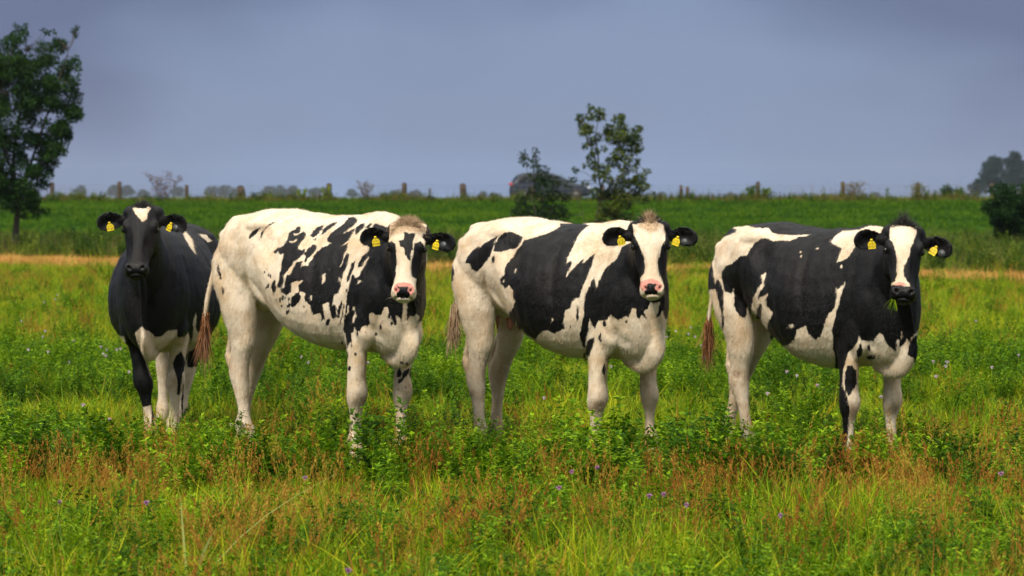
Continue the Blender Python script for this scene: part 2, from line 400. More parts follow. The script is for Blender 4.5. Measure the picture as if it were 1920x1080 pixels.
    for s in (-1, 1):
        a = R(ears.get(s, (8, 0))[0]); tw = R(ears.get(s, (8, 0))[1])
        base = hp(.072, s*.095, -.085)
        up_ = -uw*0+zw; up_ = (zw@M)
        lat = V*s
        fwd = fw@M
        l = lat*math.cos(a)-up_*math.sin(a); l = l-fwd*(-.12); l /= np.linalg.norm(l)
        k = np.cross(fwd, l); k /= np.linalg.norm(k)
        if k@up_ < 0: k = -k
        fn = np.cross(l, k); fn = fn if fn@fwd > 0 else -fn
        fn, k = math.cos(tw)*fn-math.sin(tw)*k, math.cos(tw)*k+math.sin(tw)*fn
        EF[s] = (base, l, k, fn)
        Ln, Wd = .205*HS*P.get('earL', 1), .063*HS*P.get('earW', 1)
        nt_, ns = 18, 12; fr_, bk_ = [], []
        for i in range(nt_+1):
            t = i/nt_
            wv = Wd*(.34+.66*math.sin(math.pi*min(t/.62, 1)*.5)**1.4) if t < .62 else Wd*max(1-((t-.62)/.38)**2.4, 0)**.5
            wv = max(wv, .006)
            for jx in range(ns+1):
                q = -1+2*jx/ns
                cup = .042*(1-q*q)*math.sin(math.pi*min(t*1.05+.08, 1))**.6
                sag = -.02*t*t
                p = base+l*(t*Ln)+k*(q*wv*(1.0 if q > 0 else .95)+sag)-fn*cup
                fr_.append(p); bk_.append(p-fn*.013)
        n1 = len(fr_); v = fr_+bk_; f = []
        m = ns+1
        for i in range(nt_):
            for jx in range(ns):
                a0 = i*m+jx; f.append((a0, a0+1, a0+m+1, a0+m)); f.append((n1+a0, n1+a0+m, n1+a0+m+1, n1+a0+1))
        for i in range(nt_):
            a0 = i*m; f.append((a0, a0+m, n1+a0+m, n1+a0)); a0 = i*m+ns; f.append((a0, n1+a0, n1+a0+m, a0+m))
        for jx in range(ns):
            a0 = jx; f.append((a0, n1+a0, n1+a0+1, a0+1)); a0 = nt_*m+jx; f.append((a0, a0+1, n1+a0+1, n1+a0))
        mb.add(v, f)
        v, f = tube([hp(.06, s*.06, -.09), base+l*.02-fn*.02, base+l*.055-fn*.034], [.036*HS, .036*HS, .022*HS], 14); mb.add(v, f)
    # tail
    tp = catmull([np.array(q)*S for q in P['tail']], 6); k = len(tp)
    v, f = tube(tp, [S*(.034-.019*min(i/(k*.5), 1)) for i in range(k)], 12); mb.add(v, f)
    # --- fuse into one skin
    tmp = mb.build('tmp', None)
    md = tmp.modifiers.new('r', 'REMESH'); md.mode = 'VOXEL'; md.voxel_size = .0078; md.use_smooth_shade = True
    md = tmp.modifiers.new('s', 'SMOOTH'); md.factor = .5; md.iterations = 12
    me = bpy.data.meshes.new_from_object(tmp.evaluated_get(bpy.context.evaluated_depsgraph_get()))
    bpy.data.objects.remove(tmp)
    nv = len(me.vertices); co = np.empty(nv*3); me.vertices.foreach_get('co', co); co = co.reshape(-1, 3)
    no = np.empty(nv*3); me.vertices.foreach_get('normal', no); no = no.reshape(-1, 3)
    hq = (co-H)/HS; hu, hv, hn = hq@U, hq@V, hq@Nn
    x, y, z = co.T/S
    G = lambda a, c, s_: np.exp(-((a-c)/s_)**2)
    dsp = np.zeros(nv)
    sy = np.sign(y)
    trunk = (np.abs(y) > .08) & (x < .6) & (x > -.5)
    xs = x+.18*(z-1.0)
    ribn = np.array([mnoise.noise(Vector((p[0]*3, p[1]*3, p[2]*2+7))) for p in co])
    dsp += trunk*(.0034+.005*ribn)*np.sin((xs+.03*ribn)*2*math.pi/.092)*G(xs, .08, .22)*G(z, 1.02, .2)        # ribs
    dsp -= .034*G(x+.3*(z-1.24), -.21, .09)*G(z, 1.23, .10)*(np.abs(y) > .1)                        # hollow in front of the hook bone
    dsp -= .020*G(x, -.59, .10)*G(z, 1.25, .07)*(np.abs(y) > .08)
    dsp -= .016*G(xs, .235, .03)*G(z, 1.08, .24)*(np.abs(y) > .12)                      # behind the shoulder blade
    dsp -= .012*G(x, .58, .03)*G(z, 1.10, .2)*(np.abs(y) > .08)
    dsp -= .016*G(x-.35*(z-.9), -.50, .03)*G(z, 1.0, .12)*(np.abs(y) > .14)              # thigh crease
    fleg = (z < .62) & (z > .16) & (x > .3)
    dsp -= fleg*.005*G(np.abs(y-np.where(y > 0, P['legs']['fl'][1], P['legs']['fr'][1])), .024, .008)*G(z, .24, .07)
    dsp += .006*np.sin(z*48+x*26+3*np.abs(y))*G(x, .66, .10)*G(z, .72, .10)                         # brisket folds
    wob = np.array([mnoise.noise(Vector(p*6.5)) for p in co])*.008+np.array([mnoise.noise(Vector((p[0]*22, p[1]*22, p[2]*12))) for p in co])*.0032
    hm = (hu > -.08) & (hu < .56) & (np.abs(hv) < .15) & (hn > -.24)
    dsp += wob*~hm
    onh = hm.astype(float)
    for s in (-1, 1):
        dsp -= onh*.026*np.exp(-(((hu-.462)/.013)**2+((hv-s*(.046-.25*(hu-.462)))/.011)**2))*(hn > -.08)
        dsp -= onh*.012*np.exp(-(((hu-.165)/.02)**2+((hn+.055)/.024)**2))*(np.abs(hv-s*.11) < .05)
        dsp -= onh*.006*np.exp(-(((hu-.30)/.06)**2+((np.abs(hv)-.052)/.012)**2))*(hn > -.06)
        dsp += onh*.004*np.exp(-(((hu-.30)/.07)**2+((hn+.07)/.015)**2))
    dsp -= onh*.010*np.exp(-((hu-.497-.15*hv*hv/.06)/.006)**2)*(hn > -.13)*(hn < .02)
    dsp -= onh*.004*np.exp(-((hv/.004)**2))*G(hu, .485, .015)
    co = co+no*dsp[:, None]
    me.vertices.foreach_set('co', co.ravel())
    # --- coat colour, laid out on the cow's own side and face
    W = toW(co); px = np.stack([960+F*W[:, 0]/W[:, 1], HZ+F*(EYE-W[:, 2])/W[:, 1]], 1)
    for a_, b_ in P.get('warp', []): pass
    ppm = F/P['Y']
    isear = (np.abs(hv) > .105) & (hu > -.12) & (hu < .20) & (np.abs(hv) < .33) & (hn > -.26)
    head = ((hu > -.09) & (hu < .56) & (np.abs(hv) < .135) & (hn > -.13)) | ((hu > .25) & (hu < .56) & (np.abs(hv) < .1) & (hn > -.19))
    inner0 = (x > -.68) & (x < -.34) & (np.abs(y) < .12) & (z < .84) & (z > .66)
    body = paint(px, P['base'], P['body'])
    hd = paint(px, P['hbase'], P['head'])
    sd = np.where(head, hd, body)
    sd = np.where(inner0, -20, sd); sd = np.where(isear & ~((np.abs(hv) < .115) & head), 60, sd)
    tl = np.array([np.min(((tp-c)**2).sum(1)) if c[0] < -.7*S else 9 for c in co]) if len(co) < 1 else None
    pk = np.where(head, paint(px, 'white', [('b', q) for q in P.get('pink', [])]), -60)
    inner = np.zeros(nv, bool)
    if P.get('teats'):
        for x_, y_ in ((-.43, -.055), (-.43, .055), (-.56, -.045), (-.56, .045)): inner |= (np.hypot(x-x_, y-y_) < .028) & (z < .83) & (z > .72)
    pk = np.where(inner, 20, pk)
    st = np.zeros(nv)
    for (cx, cy, r_, a_) in P.get('stain', []): st = np.maximum(st, a_*np.exp(-(((px[:, 0]-cx)**2+(px[:, 1]-cy)**2)/r_**2)))
    st = np.maximum(st, .30*np.clip((.60-z)/.5, 0, 1)); st = np.maximum(st, .38*np.exp(-((z-.50)/.10)**2)*(x < -.3)); st = np.maximum(st, .26*np.clip((-.45-x)/.3, 0, 1)*np.clip((1.2-z)/.5, 0, 1))
    tn = np.zeros(nv)
    for q in P.get('tan', []): tn = np.maximum(tn, np.clip(.5+seg_dist(px, q)/8, 0, 1))*head
    hole = np.zeros(nv)
    for s in (-1, 1): hole = np.maximum(hole, onh*np.exp(-(((hu-.462)/.010)**2+((hv-s*(.046-.25*(hu-.462)))/.008)**2)**2)*(hn > -.08))
    nose = onh*np.clip((hu-.425)/.02, 0, 1)*(hn > -.1)
    for nm, ar in (('coat', sd/ppm), ('pink', pk/ppm), ('stain', st), ('tan', tn), ('hole', hole), ('nose', nose)):
        a = me.attributes.new(nm, 'FLOAT', 'POINT'); a.data.foreach_set('value', ar.astype(np.float32))
    a = me.attributes.new('strand', 'FLOAT', 'POINT'); a.data.foreach_set('value', np.zeros(nv, np.float32))
    me.materials.append(COAT); me.name = 'body'
    o = bpy.data.objects.new('body', me); C.objects.link(o); o.parent = root
    # --- short coat: single hairs lying along the body
    keep = (hn < 9) & (z > .07) & ~(onh.astype(bool) & (hu > .43))
    sel = rnd.choice(np.nonzero(keep)[0], P.get('hairs', 95000)); p0 = co[sel]+rnd.normal(size=(len(sel), 3))*.0022; n0 = no[sel]
    flow = np.tile(np.array([-.55, 0, -.8]), (len(sel), 1)); hs = onh[sel] > 0
    flow[hs] = U*.5; legm = z[sel] < .62; flow[legm] = (0, 0, -1)
    flow += rnd.normal(size=flow.shape)*.22
    flow -= (flow*n0).sum(1)[:, None]*n0; flow /= np.linalg.norm(flow, axis=1)[:, None]+1e-6
    sdv = np.cross(flow, n0); ln = rnd.uniform(.009, .018, len(sel))[:, None]; ln[hs] *= .6; wd = .0009
    hv0 = np.stack([p0-sdv*wd-n0*.0005, p0+sdv*wd-n0*.0005, p0+flow*ln+n0*ln*rnd.uniform(.15, .6, len(sel))[:, None]], 1).reshape(-1, 3)
    hme = bpy.data.meshes.new('short_coat'); hme.vertices.add(len(hv0)); hme.vertices.foreach_set('co', hv0.ravel())
    hme.loops.add(len(hv0)); hme.loops.foreach_set('vertex_index', np.arange(len(hv0), dtype=np.int32)); hme.polygons.add(len(sel)); hme.polygons.foreach_set('loop_start', np.arange(len(sel), dtype=np.int32)*3); hme.update(calc_edges=True)
    rs_ = rnd.uniform(0, 1, len(sel))**2
    for nm, ar in (('coat', np.where(np.abs(sd/ppm) < .02, sd/ppm, np.sign(sd))), ('pink', pk/ppm), ('stain', st), ('tan', tn), ('hole', hole), ('nose', nose)):
        a = hme.attributes.new(nm, 'FLOAT', 'POINT'); a.data.foreach_set('value', np.repeat(ar[sel], 3).astype(np.float32))
    a = hme.attributes.new('strand', 'FLOAT', 'POINT'); a.data.foreach_set('value', np.repeat(rs_, 3).astype(np.float32))
    hme.materials.append(COAT); ho = bpy.data.objects.new('short_coat', hme); C.objects.link(ho); ho.parent = root; ho['kind'] = 'stuff'
    # --- eyes
    for s in (-1, 1):
        m2 = MB(); ellipsoid(m2, hp(.165, s*.108, -.046), (.020*HS, .018*HS, .019*HS), [U, V, Nn], 12); m2.build('eye', EYEM, root)
        ls = []
        for i in range(26):                                            # lashes
            a = rnd.uniform(-1, 1)
            ls.append((hp(.148+.008*a*a, s*.113, -.052+.022*a), V*s*1.0+Nn*.5+U*rnd.uniform(-.1, .6), rnd.uniform(.014, .026), U*.008))
        strands('eyelash', HAIR['black'], ls, root, rnd, .0007, 3)
    # --- hooves: two claws each
    for key in ('fr', 'fl', 'hr', 'hl'):
        hx, hy = P['legs'][key]
        m2 = MB()
        for s in (-1, 1):
            rings = [ring((S*(hx+.045+dx), S*(hy+s*.027), S*zz), Ax, Ay, S*rx, S*.026, S*.026, 2.4, 2.4) for zz, dx, rx in ((.06, 0, .045), (.03, .012, .054), (.0, .024, .062))]
            loft(m2, rings)
        m2.build('hoof', HOOFM, root)
    # --- tags
    for s in (-1, 1):
        base, l, k, fn = EF[s]
        c = base+l*(P['tagpos'][s][0])*HS+k*P['tagpos'][s][1]*HS+fn*.006
        tl_ = R(P['tagpos'][s][2]); yw = R(P['tagpos'][s][3])
        a = l*s; bdir = k
        n_ = np.cross(a, bdir); n_ = n_ if n_@fn > 0 else -n_
        a2 = math.cos(tl_)*a+math.sin(tl_)*bdir; b2 = math.cos(tl_)*bdir-math.sin(tl_)*a
        a3 = math.cos(yw)*a2+math.sin(yw)*n_; n3 = math.cos(yw)*n_-math.sin(yw)*a2
        shp = [(-.027, -.036), (.027, -.036), (.029, -.002), (.021, .012), (.009, .020), (.008, .034), (-.008, .034), (-.009, .020), (-.021, .012), (-.029, -.002)]
        shp = [(x_*.76, y_*.80) for x_, y_ in shp]
        nn = len(shp); v = [c+a3*x_+b2*y_+n3*.0012 for x_, y_ in shp]+[c+a3*x_+b2*y_-n3*.0012 for x_, y_ in shp]
        f = [tuple(range(nn)), tuple(range(nn, 2*nn))[::-1]]+[(i, i+nn, (i+1) % nn+nn, (i+1) % nn) for i in range(nn)]
        tg = mesh_obj('ear_tag', v, f, TAGY, root, smooth=False)
        mtx = Matrix(((a3[0], b2[0], n3[0]), (a3[1], b2[1], n3[1]), (a3[2], b2[2], n3[2]))).to_4x4()
        cc = c+n3*.0018-b2*.010
        for txt, sz, oy in (('NL 4637', .0095, .010), (P['num'], .020, -.007)):
            tm = text_mesh(txt, sz); tm.materials.append(INK); tm.transform(Matrix.Translation(Vector(cc+b2*oy)) @ mtx)
            to = bpy.data.objects.new('tag_number', tm); C.objects.link(to); to.parent = tg
        v, f = tube([c+b2*.021-n3*.012, c+b2*.021+n3*.005], [.006, .006], 12); mesh_obj('tag_stud', v, f, TAGY, root)
        if s == 1:
            m2 = MB(); m2.add(*tube([c+a3*.046*1.0+b2*.008-n3*.004, c+a3*.046+b2*.008-n3*.001], [.021, .021], 20)); m2.build('ear_disc', TAGG, root)
    # --- forelock
    for part in P['lock']:
        cm, cnt, u0, u1, vv, ln, spread, updir = part
        rs = []
        for i in range(cnt):
            u = rnd.uniform(u0, u1); v_ = rnd.normal()*vv*.5; v_ = float(np.clip(v_, -vv, vv))
            arch = -.9*v_*v_/.1
            nfr = .012+.05*u if u > 0 else -.02+u*.9
            p = hp(u-arch*.35, v_, nfr-.012+arch)
            d = -U*updir+Nn*rnd.uniform(.15, .5)+V*(v_*spread/.06+rnd.normal()*.35)+U*rnd.normal()*.25
            rs.append((p, d, ln*rnd.uniform(.5, 1.1), U*rnd.uniform(0, .02)+V*rnd.normal()*.006-Nn*.004))
        strands('forelock', HAIR[cm], rs, root, rnd, .0016)
    # --- whiskers
    ws = [(hp(.47+rnd.uniform(-.03, .04), s*rnd.uniform(.05, .078), -.05+rnd.uniform(-.04, .02)), V*s+U*rnd.uniform(-.2, .8)+Nn*rnd.uniform(-.3, .5), rnd.uniform(.015, .035), U*.01) for s in (-1, 1) for _ in range(8)]
    strands('whisker', HAIR['white' if P['hbase'] == 'white' or P.get('wwh') else 'black'], ws, root, rnd, .0003, 3)
    # --- ear fringe
    fr_ = []
    for s in (-1, 1):
        base, l, k, fn = EF[s]
        for i in range(170):
            t = rnd.uniform(.05, .8); q = rnd.choice([-1, 1])*rnd.uniform(.5, .98)
            wv = .055*(.34+.66*math.sin(math.pi*min(t/.62, 1)*.5)**1.4) if t < .62 else .055*max(1-((t-.62)/.38)**2.4, 0)**.5
            p = base+l*(t*.19)+k*(q*wv-.02*t*t)-fn*.042*(1-q*q)
            fr_.append((p, l*.6-k*q*rnd.uniform(-.3, .6)+fn*rnd.uniform(.1, .6), rnd.uniform(.015, .035), -k*.006))
    strands('ear_hair', HAIR['black'], fr_, root, rnd, .0009, 3)
    # --- tail switch
    te = np.array(P['tail'][-1])*S; td = np.array(P['tail'][-1])-np.array(P['tail'][-2]); td = td/np.linalg.norm(td)
    tr = []
    for i in range(420):
        back = rnd.uniform(0, 1); p = te-td*S*.10*back+rnd.normal(size=3)*.010
        dd = np.array([0, 0, -1])*1+td*.6+rnd.normal(size=3)*.13
        tr.append((p, dd, P['switch'][1]*rnd.uniform(.5, 1.0)*(1-.2*back), rnd.normal(size=3)*.022+np.array([-td[0]*.02, 0, 0])))
    strands('tail_switch', HAIR[P['switch'][0]], tr, root, rnd, .003, 6)
    # --- hair ridge at withers and tail head
    rs = []
    for i in range(70):
        xx = -.79+rnd.normal()*.03
        zt = np.interp(xx, [t[0] for t in TRUNK], [t[1] for t in TRUNK])
        rs.append(((S*xx, rnd.normal()*.012, S*zt-.002), (rnd.normal()*.6, rnd.normal()*.4, 1), rnd.uniform(.006, .016), rnd.normal(size=3)*.006))
    strands('back_hair', HAIR[P.get('ridge', 'white')], rs, root, rnd, .0012, 3)
    return root, hp, toW
# ------------------------------------------------------------------ ground
STRIP = lambda X: 56.4-.62*X
def gz(X, Y):
    t = min(max((Y-86)/33, 0), 1); z = 1.3*(t*t*(3-2*t)*.45+t*.55)
    if Y > 142: u = min((Y-142)/26, 1); z -= 1.3*u*u*(3-2*u)
    if Y < 110: z += .035*mnoise.noise(Vector((X*.35, Y*.35, 0)))+.012*mnoise.noise(Vector((X*1.3, Y*1.3, 3)))
    return z
def ground_material():
    m, nt, b, o = mat_new('pasture_soil')
    g = nt.nodes.new('ShaderNodeNewGeometry'); P = g.outputs['Position']
    sp = nt.nodes.new('ShaderNodeSeparateXYZ'); L(nt, P, sp.inputs[0])
    n1 = noise_n(nt, .5, 5, .6, P); n2 = noise_n(nt, 9, 5, .7, P)
    near = mix_n(nt, n1.outputs[0], (.016, .034, .005), (.04, .07, .009))
    near = mix_n(nt, math_n(nt, 'MULTIPLY', n2.outputs[0], .4), near, (.05, .035, .015))
    far = mix_n(nt, n1.outputs[0], (.025, .085, .003), (.05, .13, .005))
    f = ramp_n(nt, math_n(nt, 'MULTIPLY', sp.outputs[1], .005), [(.40, 0.), (.47, 1.)])
    L(nt, mix_n(nt, f, near, far), b.inputs['Base Color']); b.inputs['Roughness'].default_value = .95; b.inputs['Specular IOR Level'].default_value = .1
    bp = nt.nodes.new('ShaderNodeBump'); bp.inputs['Strength'].default_value = .8; bp.inputs['Distance'].default_value = .08
    L(nt, n2.outputs[0], bp.inputs['Height']); L(nt, bp.outputs[0], b.inputs['Normal'])
    return m
ys = list(np.arange(1, 30, .5))+list(np.arange(30, 84, 1.0))+list(np.arange(84, 175, 1.5))+list(np.linspace(178, 400, 30))+list(np.linspace(450, 4000, 20))
nx = 90; v = []; f = []
for Y in ys:
    wX = max(8+.32*Y, 0)*1.5
    for i in range(nx+1):
        X = -wX+2*wX*i/nx; v.append((X, Y, gz(X, Y)))
for j in range(len(ys)-1):
    for i in range(nx): a = j*(nx+1)+i; f.append((a, a+1, a+nx+2, a+nx+1))
tag(mesh_obj('ground', v, f, ground_material()), kind='structure')

# ------------------------------------------------------------------ plant materials
def plant_mat(name, c1, c2, c3, sc=.6, trans=.45, tip=None, rough=.55):
    """c1..c3 spread over patches of the field, over single plants and along the blade"""
    m, nt, b, o = mat_new(name)
    g = nt.nodes.new('ShaderNodeNewGeometry'); oi = nt.nodes.new('ShaderNodeObjectInfo')
    n = noise_n(nt, sc, 3, .6, g.outputs['Position'])
    k = math_n(nt, 'ADD', math_n(nt, 'MULTIPLY_ADD', n.outputs[0], 1.3, -.15), math_n(nt, 'MULTIPLY_ADD', oi.outputs['Random'], .7, -.35))
    k = math_n(nt, 'ADD', k, math_n(nt, 'MULTIPLY_ADD', g.outputs['Random Per Island'], .8, -.4))
    c = ramp_n(nt, k, [(.05, c1), (.5, c2), (.95, c3)])
    L(nt, c, b.inputs['Base Color']); b.inputs['Roughness'].default_value = rough; b.inputs['Specular IOR Level'].default_value = .08
    tr = nt.nodes.new('ShaderNodeBsdfTranslucent'); L(nt, c, tr.inputs['Color'])
    mx = nt.nodes.new('ShaderNodeMixShader'); mx.inputs[0].default_value = trans
    L(nt, b.outputs[0], mx.inputs[1]); L(nt, tr.outputs[0], mx.inputs[2]); L(nt, mx.outputs[0], o.inputs[0])
    return m
M_lime = plant_mat('grass_blade', (.06, .125, .003), (.175, .285, .005), (.42, .43, .012), .9, .35)
M_green = plant_mat('grass_deep', (.03, .085, .004), (.09, .21, .006), (.24, .36, .010), .8, .35)
M_dry = plant_mat('grass_dry', (.27, .085, .02), (.44, .20, .035), (.42, .35, .05), 1.5, .4)
M_tan = plant_mat('grass_tan', (.46, .22, .06), (.66, .36, .12), (.42, .30, .06), .8, .25)
M_herb = plant_mat('herb_leaf', (.022, .070, .002), (.080, .190, .004), (.25, .38, .010), .7, .35)
M_weed = plant_mat('weed_leaf', (.016, .055, .005), (.055, .13, .010), (.22, .28, .03), .30, .35)
M_wbrown = plant_mat('weed_brown', (.075, .035, .016), (.22, .115, .04), (.15, .18, .03), .25, .35)
M_dike = plant_mat('dike_grass', (.012, .052, .002), (.040, .120, .003), (.12, .20, .005), .3, .35)
M_pinkish = plant_mat('seed_pinkish', (.30, .16, .12), (.38, .24, .14), (.25, .25, .06), .5, .3)
M_leafA = plant_mat('leaf_dark', (.006, .026, .006), (.014, .046, .008), (.035, .08, .012), 1.6, .25)
M_leafB = plant_mat('leaf_sapling', (.010, .026, .008), (.024, .05, .012), (.10, .13, .016), 1.2, .25)
M_leafF = plant_mat('leaf_far', (.006, .020, .016), (.010, .027, .020), (.018, .038, .022), .2, .1)
M_bark = simple_mat('bark', (.045, .036, .026), .9, var=.4, vscale=14)
M_stalk = simple_mat('stalk', (.07, .10, .025), .7, var=.3)

protoC = bpy.data.collections.new('prototypes')
def blade(mb, x, y, h, w, lean, az, seg=3, droop=.5, z0=0, mi=0):
    dx, dy = math.cos(az), math.sin(az); sx, sy = -dy, dx; vs = []
    for i in range(seg+1):
        t = i/seg; r = lean*h*t+droop*lean*h*t*t; z = z0+h*(t-.32*lean*t*t)
        ww = w*(1-t)**.7 if t < 1 else w*.05
        vs += [(x+dx*r-sx*ww, y+dy*r-sy*ww, z), (x+dx*r+sx*ww, y+dy*r+sy*ww, z)]
    mb.add(vs, [(2*i, 2*i+1, 2*i+3, 2*i+2) for i in range(seg)], mi)
def leaf(mb, p, d, n, ln, w, mi=0, fold=.25):
    p = np.array(p); d = np.array(d, float); d /= np.linalg.norm(d); s = np.cross(d, n); s /= np.linalg.norm(s)+1e-9; u = np.cross(s, d)
    mb.add([p, p+d*ln*.45+s*w+u*fold*w, p+d*ln-u*ln*.12, p+d*ln*.45-s*w+u*fold*w], [(0, 1, 2), (0, 2, 3)], mi)
def proto(name, mb, mats, coll):
    me = mb.mesh(name, mats); o = bpy.data.objects.new(name, me); coll.objects.link(o); return o
def grass_tuft(n, R_, h0, h1, w, lean, mi=lambda r: 0, seg=3):
    mb = MB()
    for _ in range(n):
        a = rng.uniform(0, 6.28); r = R_*math.sqrt(rng.uniform()); blade(mb, r*math.cos(a), r*math.sin(a), rng.uniform(h0, h1), w*rng.uniform(.6, 1.3), rng.uniform(.1, lean), rng.uniform(0, 6.28), seg, rng.uniform(.2, .8), mi=mi(rng.uniform()))
    return mb
def seed_tuft(n, R_, h0, h1, head, lw=.0012):
    mb = MB()
    for _ in range(n):
        a = rng.uniform(0, 6.28); r = R_*math.sqrt(rng.uniform()); x, y = r*math.cos(a), r*math.sin(a)
        h = rng.uniform(h0, h1); ln = rng.uniform(.05, .4); az = rng.uniform(0, 6.28)
        blade(mb, x, y, h, lw, ln, az, 3, .5)
        if rng.uniform() < .75:
            tx = x+math.cos(az)*ln*h*1.5; ty = y+math.sin(az)*ln*h*1.5; tz = h*(1-.32*ln)
            for q in range(10):
                zz = tz-head*q/10; k = q/10
                d = (rng.normal()*.5, rng.normal()*.5, 1)
                leaf(mb, (tx-math.cos(az)*ln*head*k+rng.normal()*.002, ty-math.sin(az)*ln*head*k+rng.normal()*.002, zz), d, rng.normal(size=3), rng.uniform(.012, .022), .0028)
    return mb
def herb(nst, R_, h0, h1, ll, lw, per=26, mi=0, spread=.35, mo=None):
    mb = MB()
    for _ in range(nst):
        a = rng.uniform(0, 6.28); r = R_*math.sqrt(rng.uniform()); x, y = r*math.cos(a), r*math.sin(a)
        h = rng.uniform(h0, h1); az = rng.uniform(0, 6.28); ln = rng.uniform(0, spread)
        blade(mb, x, y, h, .0022, ln, az, 2, .2, mi=mi)
        for q in range(per):
            t = rng.uniform(.12, 1)**.8; th = q*2.4+rng.normal()*.3
            p = (x+math.cos(az)*ln*h*t, y+math.sin(az)*ln*h*t, h*t)
            l_ = ll*rng.uniform(.5, 1.2)*(1.15-.6*t)
            d = np.array((math.cos(th), math.sin(th), rng.uniform(.1, .9)))
            leaf(mb, p, d, (0, 0, 1), l_, lw*rng.uniform(.7, 1.3), mi)
            if ll > .05:
                for s in (-1, 1):
                    for kk in (.35, .6):
                        dd = d+np.cross(d, (0, 0, 1))*s*.9; leaf(mb, np.array(p)+d/np.linalg.norm(d)*l_*kk, dd, (0, 0, 1), l_*.4, lw*.55, mi)
    return mb
def coll(name): c = bpy.data.collections.new(name); return c
cShort = coll('short_grass'); cHerb = coll('herbs'); cDry = coll('dry_grass'); cTan = coll('tan_grass'); cWeed = coll('weeds'); cDike = coll('dike_tufts'); cCrest = coll('crest_weeds'); cTall = coll('tall_grass'); cBroad = coll('broad_blades'); M_broad = plant_mat('broad_blade', (.16, .26, .06), (.26, .38, .10), (.36, .40, .12), 1, .4)
for i in range(5): proto('tuft_a%d' % i, grass_tuft(34, .11, .05, .13, .0030, .9, lambda r: 0 if r < .72 else (1 if r < .93 else 2)), [M_lime, M_green, M_dry], cShort)
for i in range(4): proto('tuft_b%d' % i, grass_tuft(30, .08, .12, .30, .0036, .7, lambda r: 0 if r < .5 else (1 if r < .93 else 2), 4), [M_lime, M_green, M_dry], cTall)
for i in range(2):
    proto('broad_%d' % i, grass_tuft(3, .03, .28, .50, .009, .8, seg=5), [M_broad], cBroad)
for i in range(5): proto('herb_%d' % i, herb(11, .10, .08, .27, .044, .0065, 26), [M_herb], cHerb)
for i in range(5): proto('dry_%d' % i, seed_tuft(26, .10, .14, .34, .06), [M_dry], cDry)
for i in range(3): proto('tan_%d' % i, grass_tuft(50, .18, .10, .26, .006, 1.2), [M_tan], cTan)
for i in range(3): proto('weed_a%d' % i, herb(7, .16, .35, .80, .11, .024, 20), [M_weed], cWeed)
for i in range(2): proto('weed_b%d' % i, grass_tuft(34, .16, .35, .75, .008, .6), [M_weed], cWeed)
proto('weed_c0', grass_tuft(30, .16, .3, .7, .007, .6, lambda r: 0 if r < .6 else 1), [M_lime, M_wbrown], cWeed)
proto('weed_c1', seed_tuft(30, .22, .4, .85, .14, .003), [M_pinkish], cWeed)
for i in range(3): proto('dike_%d' % i, grass_tuft(40, .26, .05, .14, .010, .8, seg=2), [M_dike], cDike)
for i in range(3): proto('crest_a%d' % i, grass_tuft(40, .25, .20, .55, .009, .6, lambda r: 0 if r < .62 else 1), [M_wbrown, M_weed], cCrest)
for i in range(2): proto('crest_b%d' % i, herb(8, .22, .25, .60, .12, .03, 20), [M_weed], cCrest)
for i in range(2):
    mb = seed_tuft(5, .3, .5, 1.05, .20, .004); mb2 = MB()
    proto('crest_c%d' % i, mb, [M_wbrown], cCrest)

def scatter(name, col, pts, scl, idx, label, cat, tilt=.15):
    n = len(pts); me = bpy.data.meshes.new(name); me.from_pydata([tuple(p) for p in pts], [], [])
    a = me.attributes.new('rot', 'FLOAT_VECTOR', 'POINT'); r = np.stack([rng.normal(size=n)*tilt, rng.normal(size=n)*tilt, rng.uniform(0, 6.28, n)], 1); a.data.foreach_set('vector', r.astype(np.float32).ravel())
    a = me.attributes.new('scl', 'FLOAT', 'POINT'); a.data.foreach_set('value', np.asarray(scl, np.float32))
    a = me.attributes.new('idx', 'INT', 'POINT'); a.data.foreach_set('value', np.asarray(idx, np.int32))
    o = bpy.data.objects.new(name, me); C.objects.link(o)
    ng = bpy.data.node_groups.new(name, 'GeometryNodeTree')
    ng.interface.new_socket('Geometry', in_out='INPUT', socket_type='NodeSocketGeometry'); ng.interface.new_socket('Geometry', in_out='OUTPUT', socket_type='NodeSocketGeometry')
    gi = ng.nodes.new('NodeGroupInput'); go = ng.nodes.new('NodeGroupOutput'); ip = ng.nodes.new('GeometryNodeInstanceOnPoints')
    ci = ng.nodes.new('GeometryNodeCollectionInfo'); ci.inputs[0].default_value = col; ci.inputs[1].default_value = True; ci.inputs[2].default_value = True
    def na(t, nm): q = ng.nodes.new('GeometryNodeInputNamedAttribute'); q.data_type = t; q.inputs[0].default_value = nm; return q.outputs[0]
    ng.links.new(gi.outputs[0], ip.inputs['Points']); ng.links.new(ci.outputs[0], ip.inputs['Instance']); ip.inputs['Pick Instance'].default_value = True
    ng.links.new(na('INT', 'idx'), ip.inputs['Instance Index']); ng.links.new(na('FLOAT_VECTOR', 'rot'), ip.inputs['Rotation']); ng.links.new(na('FLOAT', 'scl'), ip.inputs['Scale'])
    ng.links.new(ip.outputs[0], go.inputs[0])
    md = o.modifiers.new('scatter', 'NODES'); md.node_group = ng
    tag(o, label, cat, kind='stuff'); return o
def field(y0, y1, dens, mask=None, mx=1.25, pad=2.6):
    """points spread over the field between two distances; mask(X, Y) gives the chance of a plant"""
    A_ = (y1-y0)*(.375*mx*(y0+y1)/2+2*pad); n = int(A_*dens); out = []
    u = rng.uniform(size=n); Y = np.sqrt(y0*y0+u*(y1*y1-y0*y0)); X = rng.uniform(-1, 1, n)*(.1875*mx*Y+pad)
    r = rng.uniform(size=n)
    for i in range(n):
        if mask is None or r[i] < mask(X[i], Y[i]): out.append((X[i], Y[i], gz(X[i], Y[i])-.006))
    return out
